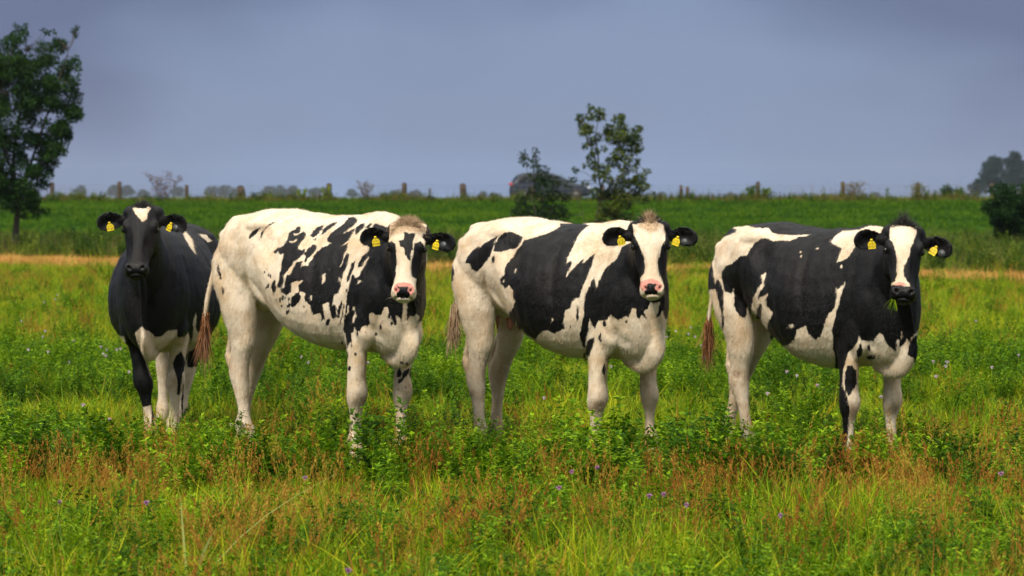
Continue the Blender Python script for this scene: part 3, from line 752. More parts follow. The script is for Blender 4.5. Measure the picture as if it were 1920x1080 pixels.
nz2 = lambda X, Y, s, o=0: mnoise.noise(Vector((X*s, Y*s*.75, o)))
def bump(a, lo, hi, s): return 1/(1+math.exp(-(a-lo)/s))*1/(1+math.exp((a-hi)/s))
sm = lambda x, k=8: 1/(1+math.exp(-k*x))
# herb patches: a belt behind the cows, a belt at their feet, the bottom of the picture, and loose patches farther off
def herb_mask(X, Y):
    n = nz2(X, Y, .8, 5)+.5*nz2(X, Y, 2.2, 9)
    belt = .95*bump(Y, 21.2, 26.5, .4)*sm(n+.15, 7)+.85*bump(Y, 14.2, 17.0, .35)*sm(n+.12, 6)+.8*bump(Y, 7, 12.3, .4)*sm(n+.15, 7)+.35*bump(Y, 12.3, 14.6, .3)*sm(n-.15, 8)
    belt += .40*bump(Y, 17.3, 20.8, .3)*sm(n-.30, 8)+.55*bump(Y, 29, 58, 1)*sm(n-.12, 8)
    return belt
def dry_mask(X, Y):
    n = nz2(X, Y, .7, 21)+.5*nz2(X, Y, 2.5, 31)
    return .36*bump(Y, 11.2, 15.0, .7)*sm(n-.02+.03*X, 5)+.22*bump(Y, 14.3, 16.2, .3)*sm(n-.15+.14*(X-.4), 7)+.10*bump(Y, 8, 11.9, .4)*sm(n-.1, 6)+.05*bump(Y, 17, 60, 1)+.18*bump(Y, 27, 50, 2)*sm(n-.15, 9)
mir = lambda p, n: rng.integers(0, n, len(p))
p = field(8.6, 20, 85); p += field(20, 36, 48); p += field(36, 68, 26)
scatter('meadow_grass', cShort, p, [rng.uniform(.7, 1.25)*(1 if q[1] < 30 else 1.35) for q in p], mir(p, 5), 'short yellow-green pasture grass covering the whole meadow', 'grass', .2)
p = field(8.6, 13.5, 48, lambda X, Y: .35+.5*sm(nz2(X, Y, .9, 40)*4, 2)); p += field(13, 22, 10, lambda X, Y: sm(nz2(X, Y, .9, 41)-.1, 9)); p += field(22, 60, 4, lambda X, Y: sm(nz2(X, Y, .5, 42)-.1, 9))
scatter('tall_meadow_grass', cTall, p, [rng.uniform(.6, 1.1) for q in p], mir(p, 4), 'taller soft green grass blades standing along the bottom of the picture', 'grass', .2)
p = field(8.6, 30, 55, herb_mask); p += field(30, 60, 10, herb_mask)
scatter('leafy_herbs', cHerb, p, [rng.uniform(.7, 1.25)*(1.0 if q[1] > 18 else .95)*(1+.30*bump(q[1], 15.3, 16.4, .2)*(q[0] < -.6))*(1+.2*bump(q[1], 14.5, 15.6, .2)*(abs(q[0]+.85) < .3))*(1+.32*bump(q[1], 14.1, 15.4, .2)*(1 if q[0] < .25 or q[0] > 1.35 else 2.6)) for q in p], mir(p, 5), 'dark green feathery thistle foliage growing in clumps through the meadow', 'herbs', .2)
p = field(8.6, 17, 60, dry_mask); p += field(17, 60, 10, dry_mask)
scatter('dry_seed_grass', cDry, p, [rng.uniform(.6, 1.2) for q in p], mir(p, 5), 'reddish dry seeding grass stalks in front of the cows', 'dry grass', .25)
p = field(9.5, 12.0, .5)
scatter('broad_grass_blades', cBroad, p, [rng.uniform(.7, 1.1) for q in p], mir(p, 2), 'a few broad pale green grass blades arching in the blurred foreground', 'grass', .3)
# straw-coloured strip along the foot of the bank
p = []
for _ in range(9000):
    X = rng.uniform(-16, 15); d = rng.normal()*(1.5 if X < -1 else 1.2); n = nz2(X, d, .6, 50)
    if X > -1 and n+.3*nz2(X, d, 2.5, 51) < -.02: continue
    if X <= -1 and rng.uniform() > .35+sm(n+.2, 6): continue
    Y = STRIP(X)+d; p.append((X, Y, gz(X, Y)-.01))
scatter('straw_strip', cTan, p, [rng.uniform(.55, 1.0) for q in p], mir(p, 3), 'strip of cut straw-coloured grass along the foot of the bank', 'dry grass', .2)
# rough bank
p = []
for _ in range(9500):
    X = rng.uniform(-21, 21); b0 = STRIP(X)+1.8
    Y = b0+(92-b0)*rng.uniform()**1.1
    n = nz2(X, Y, .22, 60)+.4*nz2(X, Y, .8, 61)
    if rng.uniform() > sm(n+.30-.02*max(Y-82, 0)*3, 5): continue
    p.append((X, Y, gz(X, Y)-.01))
scatter('bank_weeds', cWeed, p, [rng.uniform(.45, 1.0)*(1-.35*min(max((q[1]-80)/12, 0), 1)) for q in p], [int(rng.choice(7, p=[.17, .17, .16, .13, .12, .15, .10])) for _ in p], 'rough dark weeds and nettles on the bank behind the meadow', 'weeds', .12)
p = []
for _ in range(26000):
    Y = 84+37*math.sqrt(rng.uniform()); X = rng.uniform(-1, 1)*(.2*Y+3); p.append((X, Y, gz(X, Y)-.01))
scatter('dike_grass', cDike, p, [rng.uniform(.7, 1.4)*(1+.5*max(nz2(q[0], q[1], .4, 90), 0)) for q in p], mir(p, 3), 'smooth bright green grass on the slope of the dike', 'grass', .15)
p = []; ix = []
for _ in range(3400):
    X = rng.uniform(-29, 29); Y = 119.5+rng.normal()*1.1; n = nz2(X, 0, .25, 70)
    if rng.uniform() > .55+.45*sm(n, 6): continue
    p.append((X, Y, gz(X, Y)-.02)); r = rng.uniform(); ix.append(int(rng.integers(0, 3)) if r < .66 else (3+int(rng.integers(0, 2)) if r < .86 else 5+int(rng.integers(0, 2))))
scatter('crest_growth', cCrest, p, [rng.uniform(.45, .95)*(1+.5*nz2(q[0], 3, .5, 77))*(1.15 if q[0] > 4 else 1) for q in p], ix, 'brown and green uncut growth along the fence on the dike crest', 'weeds', .12)
# ------------------------------------------------------------------ the four cows
def T(ox, oy, k, *pts): return [(ox+x/k, oy+y/k) for x, y in pts]
def E_(ox, oy, k, cx, cy, rx, ry=None, n=10, rot=0.0):
    ry = ry or rx; out = []
    for i in range(n):
        t = 2*math.pi*i/n; x = math.cos(t)*rx; y = math.sin(t)*ry
        out.append((ox+(cx+x*math.cos(rot)-y*math.sin(rot))/k, oy+(cy+x*math.sin(rot)+y*math.cos(rot))/k))
    return out
cows = []
# ---- cow 1
t1 = (180, 540, 4.32); c1 = (150, 350, 2.25); h1 = (170, 360, 6)
cows.append(dict(seed=11, S=.98, X=-2.255, Y=17.92, th=92.5, fat=1.10, belly=.04,
  label='mostly black cow facing straight ahead with a small white heart-shaped mark on its forehead',
  poll=(266, 383, 16.9), yaw=-2, pitch=31, HS=.965, num='7160',
  legs=dict(fr=(.50, -.02), fl=(.44, .10), hr=(-.70, -.16), hl=(-.72, -.05)),
  tail=[(-.80, 0, 1.36), (-.88, 0, 1.28), (-.90, -.03, 1.05), (-.88, -.07, .85), (-.86, -.10, .68)], switch=('orange', .24), ridge='black',
  tagpos={-1: (.115, -.035, 12, 0), 1: (.085, -.032, -18, 30)}, ears={-1: (0, 0), 1: (4, 0)},
  base='black', hbase='black',
  body=[('w', T(*t1, (315, 365), (345, 335), (375, 310), (400, 340), (440, 355), (480, 395), (530, 395), (580, 345), (655, 335), (660, 400), (720, 395), (745, 360), (762, 420), (760, 480), (745, 540), (735, 640), (710, 760), (690, 900), (700, 1600), (470, 1600), (470, 760), (445, 720), (410, 640), (385, 540), (350, 480))),
        ('b', T(*t1, (622, 600), (650, 545), (690, 510), (712, 560), (718, 590), (735, 530), (748, 520), (700, 700), (685, 800), (680, 860), (655, 870), (660, 780), (652, 720), (630, 660))),
        ('w', T(*t1, (360, 965), (400, 960), (450, 948), (455, 1600), (340, 1600))),
        ('w', T(*t1, (810, 200), (815, 240), (805, 310), (820, 350), (865, 360), (850, 400), (862, 440), (820, 480), (740, 520), (735, 500), (760, 470), (775, 420), (790, 350), (785, 270))),
        ('w', T(*t1, (715, 640), (900, 640), (900, 1600), (690, 1600))),
        ('w', T(*t1, (160, 378), (225, 390), (245, 440), (170, 420))),
        ('w', T(*c1, (433, 200), (445, 190), (472, 220), (488, 284), (468, 262), (448, 228))),
        ('w', T(*c1, (500, 200), (530, 203), (556, 228), (540, 234), (520, 218)))],
  head=[('w', T(*h1, (472, 180), (500, 168), (540, 185), (600, 190), (660, 162), (680, 180), (642, 240), (630, 300), (590, 345), (550, 300), (500, 240)))],
  stain=[(328, 710, 14, .8), (318, 690, 10, .5), (272, 800, 9, .5)],
  lock=[('black', 600, -.035, .045, .055, .05, .5, 1.0), ('white', 50, .05, .07, .03, .016, .3, -.3)]))
# ---- cow 2
A = (400, 390, 5.4); B = (550, 390, 5.4); Cc = (600, 540, 4.909); h2 = (660, 390, 6); c2 = (370, 380, 2.347)
main2 = (T(*A, (735, 690), (790, 660), (810, 600), (850, 545), (905, 540)) +
  T(*B, (75, 600), (120, 575), (140, 590), (165, 550), (200, 500), (235, 450), (290, 400), (340, 385), (390, 350), (350, 345), (340, 310), (365, 270), (420, 225), (480, 185), (530, 140), (560, 95), (620, 90), (655, 120), (640, 150), (600, 190), (550, 220), (510, 260), (560, 235), (620, 205), (615, 235), (590, 270), (560, 330), (520, 360), (485, 388), (540, 365), (555, 345), (550, 400), (540, 430), (515, 480), (490, 560), (472, 598), (500, 555), (520, 500), (545, 455), (565, 470), (560, 530), (540, 600), (510, 650), (490, 720), (480, 790), (450, 870), (420, 870), (405, 930), (395, 975), (430, 985)) +
  T(*Cc, (150, 180), (150, 265), (110, 285), (95, 220), (85, 200), (80, 130), (25, 150), (38, 230), (45, 290), (20, 290), (0, 230)) +
  T(*B, (200, 1080), (185, 1050), (170, 980), (120, 940), (110, 900), (125, 870), (95, 850), (60, 840), (50, 790), (95, 735)) +
  T(*A, (840, 740), (795, 755), (790, 850), (740, 885), (690, 850), (680, 820), (720, 800), (725, 760)))
sh2 = (T(*B, (760, 440), (700, 490), (660, 560), (655, 600), (700, 590), (720, 540), (760, 500), (775, 490), (760, 520), (725, 580), (690, 640), (665, 690), (630, 710), (620, 665), (590, 680), (580, 740), (560, 800), (540, 900), (538, 960)) +
  T(*Cc, (240, 170), (225, 260), (212, 380), (235, 430), (245, 500), (252, 552), (275, 500), (297, 510), (290, 420), (310, 400), (315, 360), (340, 400), (370, 400), (380, 360), (420, 345), (445, 355), (460, 310), (450, 240), (480, 225), (520, 250), (565, 250), (590, 180), (625, 175), (640, 240), (665, 290), (680, 340), (712, 335), (700, 250), (755, 290), (765, 200), (770, 110), (805, 110), (800, 300), (830, 260), (870, 260), (885, 235), (915, 260), (890, 330), (940, 300), (985, 260), (1060, 130), (1040, -150), (800, -500), (500, -600)))
cows.append(dict(seed=22, bend_front=.42, S=1.055, X=-1.115, Y=16.47, th=45.5, fat=1.0, belly=-.01,
  label='mostly white cow with ragged black splashes on its flank and a tan poll',
  poll=(765, 416, 15.45), yaw=0, pitch=27, roll=-2.5, HS=.92, num='9164',
  legs=dict(fr=(.46, -.18), fl=(.54, .11), hr=(-.54, -.15), hl=(-.95, .12)),
  tail=[(-.80, 0, 1.36), (-.89, -.02, 1.29), (-.94, -.08, 1.05), (-.95, -.12, .88), (-.955, -.14, .71)], switch=('russet', .30),
  tagpos={-1: (.10, -.030, 15, 0), 1: (.085, -.028, -10, 25)}, ears={-1: (-4, 0), 1: (2, 0)},
  base='white', hbase='white',
  body=[('b', T(*A, (360, 300), (368, 265), (400, 232), (440, 208), (482, 188), (462, 222), (430, 262), (395, 292), (372, 315))),
        ('b', T(*A, (463, 325), (480, 290), (484, 250), (520, 205), (560, 165), (605, 145), (648, 138), (600, 160), (555, 190), (520, 230), (500, 275), (480, 305))),
        ('b', T(*A, (612, 440), (650, 405), (700, 390), (740, 340), (755, 290), (775, 240), (830, 215), (850, 190), (885, 190), (880, 230), (860, 262), (890, 250), (910, 230), (937, 260), (935, 300), (900, 330), (870, 375), (858, 410), (900, 425), (940, 405), (925, 450), (880, 500), (840, 530), (815, 540), (800, 580), (770, 610), (740, 650), (712, 680), (715, 740), (700, 790), (690, 830), (675, 855), (680, 800), (650, 815), (650, 770), (668, 720), (668, 660), (690, 600), (690, 550), (712, 500), (705, 455), (680, 480), (655, 440), (625, 465))),
        ('w', T(*A, (770, 340), (820, 330), (852, 308), (845, 332), (800, 354))), ('w', T(*A, (818, 262), (865, 255), (865, 276), (820, 278))),
        ('b', T(*A, (920, 460), (960, 410), (1010, 370), (1048, 375), (1040, 420), (1000, 480), (960, 510), (935, 550), (920, 540), (935, 500))),
        ('b', main2), ('b', sh2),
        ('b', T(*A, (785, 920), (830, 860), (870, 850), (885, 900), (870, 950), (820, 1000), (785, 1000))),
        ('b', T(*A, (740, 1000), (760, 955), (782, 975), (770, 1015))), ('b', T(*A, (728, 1050), (770, 1022), (772, 1060), (735, 1080))),
        ('b', T(*A, (585, 800), (605, 740), (618, 725), (632, 735), (635, 830), (612, 882), (598, 840))), ('b', T(*A, (525, 822), (545, 780), (570, 758), (562, 805))),
        ('b', E_(*A, 515, 650, 9, 15)), ('b', E_(*A, 560, 678, 6, 16)), ('b', E_(*A, 579, 685, 9, 24)), ('b', E_(*A, 672, 940, 10, 26)), ('b', E_(*A, 700, 910, 14, 30)), ('b', E_(*A, 730, 912, 7, 12)), ('b', E_(*A, 765, 922, 10, 18)), ('b', E_(*A, 692, 992, 8, 14)), ('b', E_(*A, 642, 930, 6, 10)), ('b', E_(*A, 918, 1003, 6, 12)),
        ('b', T(*B, (590, 560), (632, 532), (622, 590), (592, 650), (570, 720), (538, 762), (545, 700), (570, 630))), ('b', T(*B, (528, 835), (548, 805), (546, 840), (532, 860))),
        ('b', T(*B, (620, 260), (640, 190), (690, 155), (728, 155), (720, 190), (690, 220), (640, 270))), ('b', T(*B, (728, 200), (780, 152), (800, 168), (760, 208))), ('b', T(*B, (798, 190), (828, 160), (847, 165), (815, 192))),
        ('b', T(*B, (860, 250), (900, 225), (938, 208), (922, 270), (880, 285))),
        ('b', T(*B, (170, 280), (200, 230), (240, 195), (310, 170), (290, 215), (255, 260), (200, 300))), ('b', T(*B, (268, 284), (300, 220), (340, 180), (400, 150), (447, 140), (420, 180), (350, 225), (300, 272))),
        ('b', T(*B, (200, 322), (245, 292), (225, 334))), ('w', T(*B, (288, 690), (300, 668), (326, 664), (320, 740), (298, 770))), ('w', T(*B, (645, 772), (660, 730), (672, 722), (692, 745))), ('w', T(*B, (464, 712), (482, 700), (482, 745), (466, 752))),
        ('w', T(*B, (168, 890), (190, 890), (190, 935), (178, 940))), ('w', T(*B, (360, 615), (385, 595), (372, 625))),
        ('b', T(*Cc, (158, 270), (165, 200), (200, 110), (207, 140), (190, 220), (172, 284))), ('b', T(*Cc, (152, 348), (185, 318), (200, 240), (215, 148), (223, 170), (212, 260), (188, 325))),
        ('w', T(*Cc, (303, 172), (320, 172), (316, 215), (305, 205))), ('w', T(*Cc, (325, 220), (338, 260), (300, 332), (302, 275))), ('w', T(*Cc, (255, 165), (270, 165), (262, 235), (245, 245))),
        ('b', E_(*Cc, 72, 312, 20, 40, rot=.3)), ('b', E_(*Cc, 15, 292, 10, 12)), ('b', E_(*Cc, 205, 505, 9, 20, rot=-.2)), ('b', E_(*Cc, 252, 620, 9, 40)), ('b', E_(*Cc, 330, 610, 11, 14)), ('b', E_(*Cc, 272, 738, 14, 24, rot=.5)), ('b', E_(*Cc, 346, 425, 8, 25)),
        ('b', E_(*Cc, 559, 360, 12, 30)), ('b', E_(*Cc, 516, 425, 13, 18)), ('b', E_(*Cc, 641, 255, 13, 28)), ('b', E_(*Cc, 660, 325, 10, 13)), ('b', E_(*Cc, 422, 412, 5, 14)), ('b', E_(*Cc, 224, 562, 6, 18)), ('b', E_(*Cc, 293, 530, 7, 16)),
        ('b', E_(*Cc, 750, 686, 17, 12, rot=-.3)), ('b', E_(*Cc, 800, 698, 13, 17)),
        ('b', T(*Cc, (703, 780), (735, 728), (760, 790), (735, 822), (705, 820))), ('b', T(*Cc, (745, 830), (770, 770), (810, 735), (827, 750), (815, 790), (770, 840), (735, 880), (713, 878), (720, 845))),
        ('b', T(*Cc, (820, 800), (830, 740), (875, 712), (885, 900), (855, 905), (840, 850))), ('b', E_(*Cc, 788, 912, 8, 12)), ('b', E_(*Cc, 722, 933, 6, 9)), ('b', E_(*Cc, 432, 1050, 16, 24)),
        ('b', T(*A, (40, 590), (55, 570), (70, 640), (85, 720), (70, 722), (45, 655))), ('b', T(*A, (83, 790), (100, 802), (112, 870), (95, 882)))],
  head=[('b', T(*h2, (585, 268), (640, 282), (715, 285), (705, 330), (690, 370), (680, 430), (665, 500), (650, 592), (620, 570), (595, 520), (582, 450), (540, 430), (530, 370), (580, 350))),
        ('b', T(*h2, (380, 395), (440, 373), (490, 400), (500, 500), (505, 620), (490, 760), (465, 862), (425, 770), (405, 660), (370, 600))),
        ('b', T(*h2, (700, 400), (770, 373), (815, 440), (850, 500), (850, 600), (805, 700), (730, 806), (680, 770), (660, 680), (670, 600), (690, 520))),
        ('b', T(*h2, (800, 290), (850, 290), (860, 400), (815, 365), (795, 330))),
        ('b', T(*h2, (500, 868), (550, 890), (600, 885), (642, 883), (625, 930), (650, 970), (640, 1012), (560, 1022), (510, 1002), (500, 960), (530, 920)))],
  pink=[T(*h2, (478, 870), (510, 845), (580, 832), (650, 848), (692, 880), (700, 930), (680, 980), (640, 975), (490, 965), (465, 910))],
  tan=[T(*h2, (380, 300), (440, 130), (600, 40), (760, 100), (850, 250), (760, 290), (600, 262), (500, 300), (420, 330))],
  stain=[(688, 752, 16, .9), (774, 752, 12, .75), (427, 472, 15, .55), (440, 480, 9, .4), (465, 700, 10, .45), (478, 690, 9, .4), (670, 712, 6, .5), (520, 560, 40, .16), (470, 590, 30, .2)],
  lock=[('tan', 1500, -.04, .05, .085, .055, .8, .8), ('tan', 500, .0, .085, .075, .024, .6, -.25), ('black', 30, -.03, .01, .05, .035, .8, .8)]))
# ---- cow 3
D = (840, 400, 4.5); E5 = (1050, 410, 4.5); h3 = (1120, 380, 5.685); c3 = (820, 370, 2.347)
main3 = (T(*D, (950, 108), (900, 140), (840, 170), (760, 195), (690, 215), (650, 225), (620, 265), (590, 300), (550, 370), (510, 410), (485, 440), (475, 520), (445, 545), (440, 600), (465, 605), (480, 635), (515, 605), (550, 650), (550, 710), (568, 740), (545, 800), (515, 840), (510, 930), (550, 990), (565, 985), (575, 910), (582, 985), (600, 992), (620, 970), (660, 1020), (735, 1065), (770, 1020), (790, 1000), (840, 985), (890, 1015), (950, 990), (985, 960), (975, 920), (990, 820), (1030, 800), (1050, 745)) +
  T(*E5, (120, 675), (165, 665), (180, 610), (210, 540), (240, 470), (265, 400), (285, 330), (292, 298), (245, 330), (215, 365), (190, 375), (200, 345), (180, 352), (140, 390), (85, 450), (45, 500), (75, 430), (100, 380), (95, 350), (65, 370), (50, 402), (65, 330), (95, 270), (130, 200), (155, 140), (200, 90), (250, 55), (180, 40), (0, 40)))
sh3 = T(*E5, (520, 240), (500, 290), (480, 335), (420, 390), (390, 410), (350, 480), (325, 540), (305, 600), (300, 540), (285, 488), (255, 560), (215, 640), (200, 720), (205, 800), (185, 880), (165, 990), (180, 1035), (195, 1080), (208, 1075), (215, 1030), (235, 960), (245, 890), (258, 840), (270, 900), (295, 925), (330, 860), (390, 860), (430, 810), (490, 855), (560, 820), (580, 830), (610, 750), (640, 760), (650, 830), (670, 850), (690, 810), (732, 850), (705, 780), (745, 760), (760, 700), (790, 715), (845, 700), (830, 780), (805, 840), (830, 835), (865, 775), (890, 850), (940, 812), (1010, 760), (1010, 300), (640, 180))
cows.append(dict(seed=33, bend_front=.34, S=1.02, X=.325, Y=16.30, th=48.5, fat=1.04, belly=.01,
  label='cow with a large solid black saddle, white legs and a pointed tan topknot',
  poll=(1219, 412, 15.4), yaw=2, pitch=27, HS=.91, num='7177',
  legs=dict(fr=(.46, -.20), fl=(.54, .20), hr=(-.59, -.15), hl=(-.80, .13)),
  tail=[(-.80, 0, 1.36), (-.88, .01, 1.28), (-.93, -.02, 1.05), (-.94, -.05, .90), (-.95, -.06, .80)], teats=True, switch=('blond', .24),
  tagpos={-1: (.085, -.028, 18, 0), 1: (.072, -.030, -22, 20)}, ears={-1: (-2, 0), 1: (-2, 0)},
  base='white', hbase='black', wwh=1,
  body=[('b', T(*D, (140, 422), (170, 360), (210, 310), (260, 278), (270, 290), (300, 258), (370, 215), (427, 185), (400, 230), (375, 290), (355, 360), (320, 410), (290, 450), (245, 492), (200, 470), (185, 425))),
        ('b', T(*D, (383, 318), (395, 260), (430, 200), (480, 160), (530, 153), (580, 175), (635, 200), (600, 270), (580, 295), (520, 305), (430, 328))),
        ('b', E_(*D, 383, 390, 15, 31, rot=.15)), ('b', main3), ('w', E_(*D, 569, 485, 7, 17, rot=.2)), ('w', E_(*D, 882, 897, 6, 12)), ('w', E_(*D, 469, 572, 8, 12)),
        ('b', sh3), ('b', T(*E5, (133, 832), (150, 728), (160, 740), (155, 850), (148, 860))),
        ('b', E_(*E5, 375, 887, 17, 26)), ('b', E_(*E5, 562, 870, 11, 16)), ('b', E_(*E5, 28, 922, 14, 16)), ('b', E_(*E5, 85, 915, 6, 11)),
        ('b', T(*c3, (655, 655), (662, 628), (690, 613), (692, 630), (685, 660), (668, 700), (655, 690))), ('b', T(*c3, (625, 600), (650, 570), (658, 600), (650, 660), (640, 655))), ('b', E_(*c3, 648, 697, 5, 15)), ('b', E_(*c3, 715, 612, 5, 16, rot=.2)), ('b', E_(*c3, 720, 628, 4, 8)),
        ('b', E_(*c3, 652, 770, 6, 34)), ('b', E_(*c3, 652, 808, 5, 12)), ('b', E_(*c3, 733, 758, 8, 24, rot=.1)),
        ('b', T(*D, (-20, 330), (15, 318), (30, 400), (55, 500), (45, 560), (25, 585), (-20, 520))), ('b', T(*D, (20, 590), (32, 590), (38, 640), (25, 640))), ('b', T(*D, (45, 700), (60, 730), (68, 775), (50, 765)))],
  head=[('w', T(*h3, (500, 20), (540, 100), (530, 170), (500, 212), (380, 235), (385, 330), (420, 400), (465, 500), (490, 570), (510, 680), (500, 760), (440, 820), (405, 920), (415, 980), (500, 1050), (640, 1050), (710, 970), (715, 870), (680, 800), (655, 760), (650, 700), (640, 640), (665, 560), (680, 480), (720, 400), (728, 330), (702, 235), (640, 212), (612, 160), (600, 20))),
        ('b', T(*h3, (530, 860), (600, 865), (642, 870), (610, 910), (640, 950), (640, 982), (510, 978), (500, 950), (525, 920)))],
  pink=[T(*h3, (453, 850), (520, 820), (580, 803), (660, 838), (688, 880), (682, 935), (640, 945), (480, 940), (455, 900))],
  tan=[T(*h3, (520, 20), (500, 200), (420, 215), (440, 260), (520, 300), (560, 330), (640, 300), (680, 240), (640, 200), (590, 20))],
  stain=[(1117, 764, 15, .95), (1241, 764, 13, .7), (883, 742, 13, .75), (897, 524, 8, .35), (900, 592, 20, .35), (905, 545, 40, .12), (886, 780, 8, .3)],
  lock=[('black', 900, -.04, .02, .085, .05, .45, 1.0), ('tan', 420, -.03, .05, .022, .075, .25, 1.1), ('tan', 420, .02, .12, .06, .018, .5, -.4)]))
# ---- cow 4
Ff = (1320, 400, 4.5); Gg = (1520, 480, 4.5); h4 = (1590, 390, 6); c4 = (1290, 370, 2.347)
W4 = (T(*Ff, (90, 285), (85, 262), (120, 230), (180, 195), (270, 160), (278, 140), (240, 120), (200, 60), (310, 60), (350, 98), (440, 125), (540, 122), (580, 165), (640, 180), (780, 185), (898, 178), (870, 190), (800, 200), (740, 230), (640, 230), (590, 235), (530, 210), (480, 215), (430, 250), (390, 300), (360, 355), (320, 355), (270, 390), (240, 425), (190, 440), (150, 490), (145, 540), (165, 610), (180, 660), (235, 675), (250, 635), (258, 700), (252, 780), (275, 830), (320, 880), (345, 880), (362, 850), (372, 765), (385, 860), (396, 870), (400, 820), (415, 720), (450, 640), (490, 590), (485, 525), (515, 500), (527, 510), (508, 580), (508, 615), (460, 680), (455, 745), (470, 710), (520, 690), (540, 670), (538, 690), (520, 720), (530, 780), (575, 830), (578, 860), (540, 920), (535, 980), (560, 1060)) +
  T(*c4, (355, 600), (370, 640), (400, 657), (440, 650), (470, 625), (478, 585), (520, 563), (528, 600), (560, 626), (585, 612), (600, 560), (618, 512), (642, 495), (655, 440), (652, 400), (665, 402), (693, 370), (672, 440), (655, 500), (640, 560), (632, 590), (640, 620), (636, 660), (648, 700), (640, 900), (500, 900), (380, 1100), (120, 1100), (120, 700), (160, 560), (155, 500)) +
  T(*Ff, (165, 860), (165, 680), (150, 600), (130, 570), (103, 545), (100, 612), (80, 520), (72, 400)))
cows.append(dict(seed=44, bend_front=.2, S=1.0, X=1.80, Y=16.05, th=57, fat=1.02, belly=.04,
  label='mainly black cow with a white rump and belly and grass hanging from its mouth',
  poll=(1697, 420, 15.1), yaw=-1, pitch=31, roll=-4.5, HS=.92, num='0151',
  legs=dict(fr=(.50, -.18), fl=(.50, .13), hr=(-.47, -.14), hl=(-.97, .04)),
  tail=[(-.80, 0, 1.36), (-.89, -.02, 1.28), (-.93, -.05, 1.05), (-.95, -.08, .87), (-.955, -.09, .73)], switch=('russet', .26), ridge='white',
  tagpos={-1: (.095, -.030, 10, 0), 1: (.095, -.030, -24, 20)}, ears={-1: (-2, 0), 1: (6, 0)},
  base='black', hbase='black',
  body=[('w', W4), ('b', T(*Ff, (440, 900), (450, 800), (475, 762), (488, 770), (485, 930), (470, 942), (445, 930))),
        ('w', T(*Ff, (60, 640), (100, 640), (128, 760), (150, 860), (150, 1400), (-80, 1400), (-60, 700))),
        ('w', T(*c4, (628, 195), (650, 170), (680, 148), (750, 143), (800, 125), (860, 130), (862, 152), (750, 190), (722, 240), (700, 270), (655, 287), (678, 225), (640, 206))),
        ('w', T(*Gg, (405, 672), (430, 710), (490, 720), (530, 715), (580, 648), (612, 670), (640, 740), (690, 780), (718, 808), (730, 760), (728, 710), (745, 700), (752, 705), (742, 775), (765, 765), (812, 698), (838, 730), (832, 770), (818, 820), (832, 850), (870, 860), (900, 1080), (900, 2300), (360, 2300), (240, 2300), (330, 1300), (305, 1190), (268, 1080), (275, 960), (300, 880), (310, 820), (360, 780), (390, 740))),
        ('b', T(*Gg, (388, 800), (425, 735), (442, 800), (420, 850), (398, 882))), ('b', T(*Gg, (472, 762), (500, 738), (504, 800), (482, 798))), ('b', E_(*Gg, 512, 854, 44, 20, rot=-.1)),
        ('b', T(*Gg, (285, 1070), (290, 990), (315, 925), (350, 925), (385, 965), (388, 1080), (360, 1130), (340, 1150), (322, 1190), (305, 1160), (290, 1120))),
        ('w', T(*Gg, (845, 690), (905, 635), (900, 655), (850, 715))), ('w', E_(*Gg, 768, 665, 8, 30)), ('w', E_(*Gg, 258, 90, 7, 14)),
        ('w', E_(*Ff, 818, 327, 9, 6)), ('w', E_(*Ff, 820, 363, 8, 6, rot=-.6)), ('w', E_(*Ff, 958, 297, 12, 5)), ('w', E_(*Ff, 718, 948, 7, 10)), ('w', E_(*Ff, 742, 950, 13, 14)), ('b', E_(*c4, 343, 1020, 6, 9))],
  head=[('w', T(*h4, (478, 200), (560, 178), (600, 160), (640, 165), (680, 200), (782, 213), (770, 290), (730, 400), (702, 450), (690, 530), (650, 620), (622, 690), (635, 770), (660, 820), (697, 855), (690, 882), (600, 872), (490, 865), (463, 908), (472, 860), (530, 820), (552, 760), (545, 680), (552, 600), (532, 480), (510, 400), (470, 350), (466, 290)))],
  pink=[T(*h4, (510, 868), (560, 828), (620, 838), (660, 868), (600, 890))],
  tan=[],
  stain=[(1600, 772, 15, .9), (1675, 765, 12, .85), (1382, 700, 12, .95), (1375, 720, 10, .7), (1395, 640, 22, .3), (1392, 760, 10, .5), (1435, 620, 30, .2), (1538, 600, 14, .25)],
  lock=[('black', 1500, -.04, .03, .085, .055, .6, .9), ('black', 120, -.04, -.01, .018, .10, .2, 1.3), ('tan', 160, .05, .11, .045, .014, .4, -.4)]))
cow_info = [build_cow(p) for p in cows]
# ------------------------------------------------------------------ fence on the crest
FY = 121.5
fence = empty('wire_fence', (0, FY, 1.3)); tag(fence, 'wire netting fence on weathered wooden posts along the dike crest', 'fence')
M_post = simple_mat('post_wood', (.06, .042, .028), .9, var=.45, vscale=9); M_wire = simple_mat('wire', (.16, .16, .16), .5, metal=.6)
def post(px, top, r, lean=0.0):
    X = (px-960)*FY/F; h = EYE-(top-HZ)*FY/F-1.3+.04; mb = MB(); n = 10
    pts = [np.array([X+lean*t*h, rng.normal()*.008, -.25+(h+.25)*t]) for t in np.linspace(0, 1, 6)]
    v, f = tube(pts, [r*(1.05-.1*t+rng.normal()*.03) for t in np.linspace(0, 1, 6)], n)
    v = [p_+rng.normal(size=3)*.006 for p_ in v]; mb.add(v, f)
    v, f = tube([pts[-1], pts[-1]+np.array([lean*.02, .01, .03])], [r*.9, r*.55], n); mb.add(v, f)
    mb.build('post', M_post, fence)
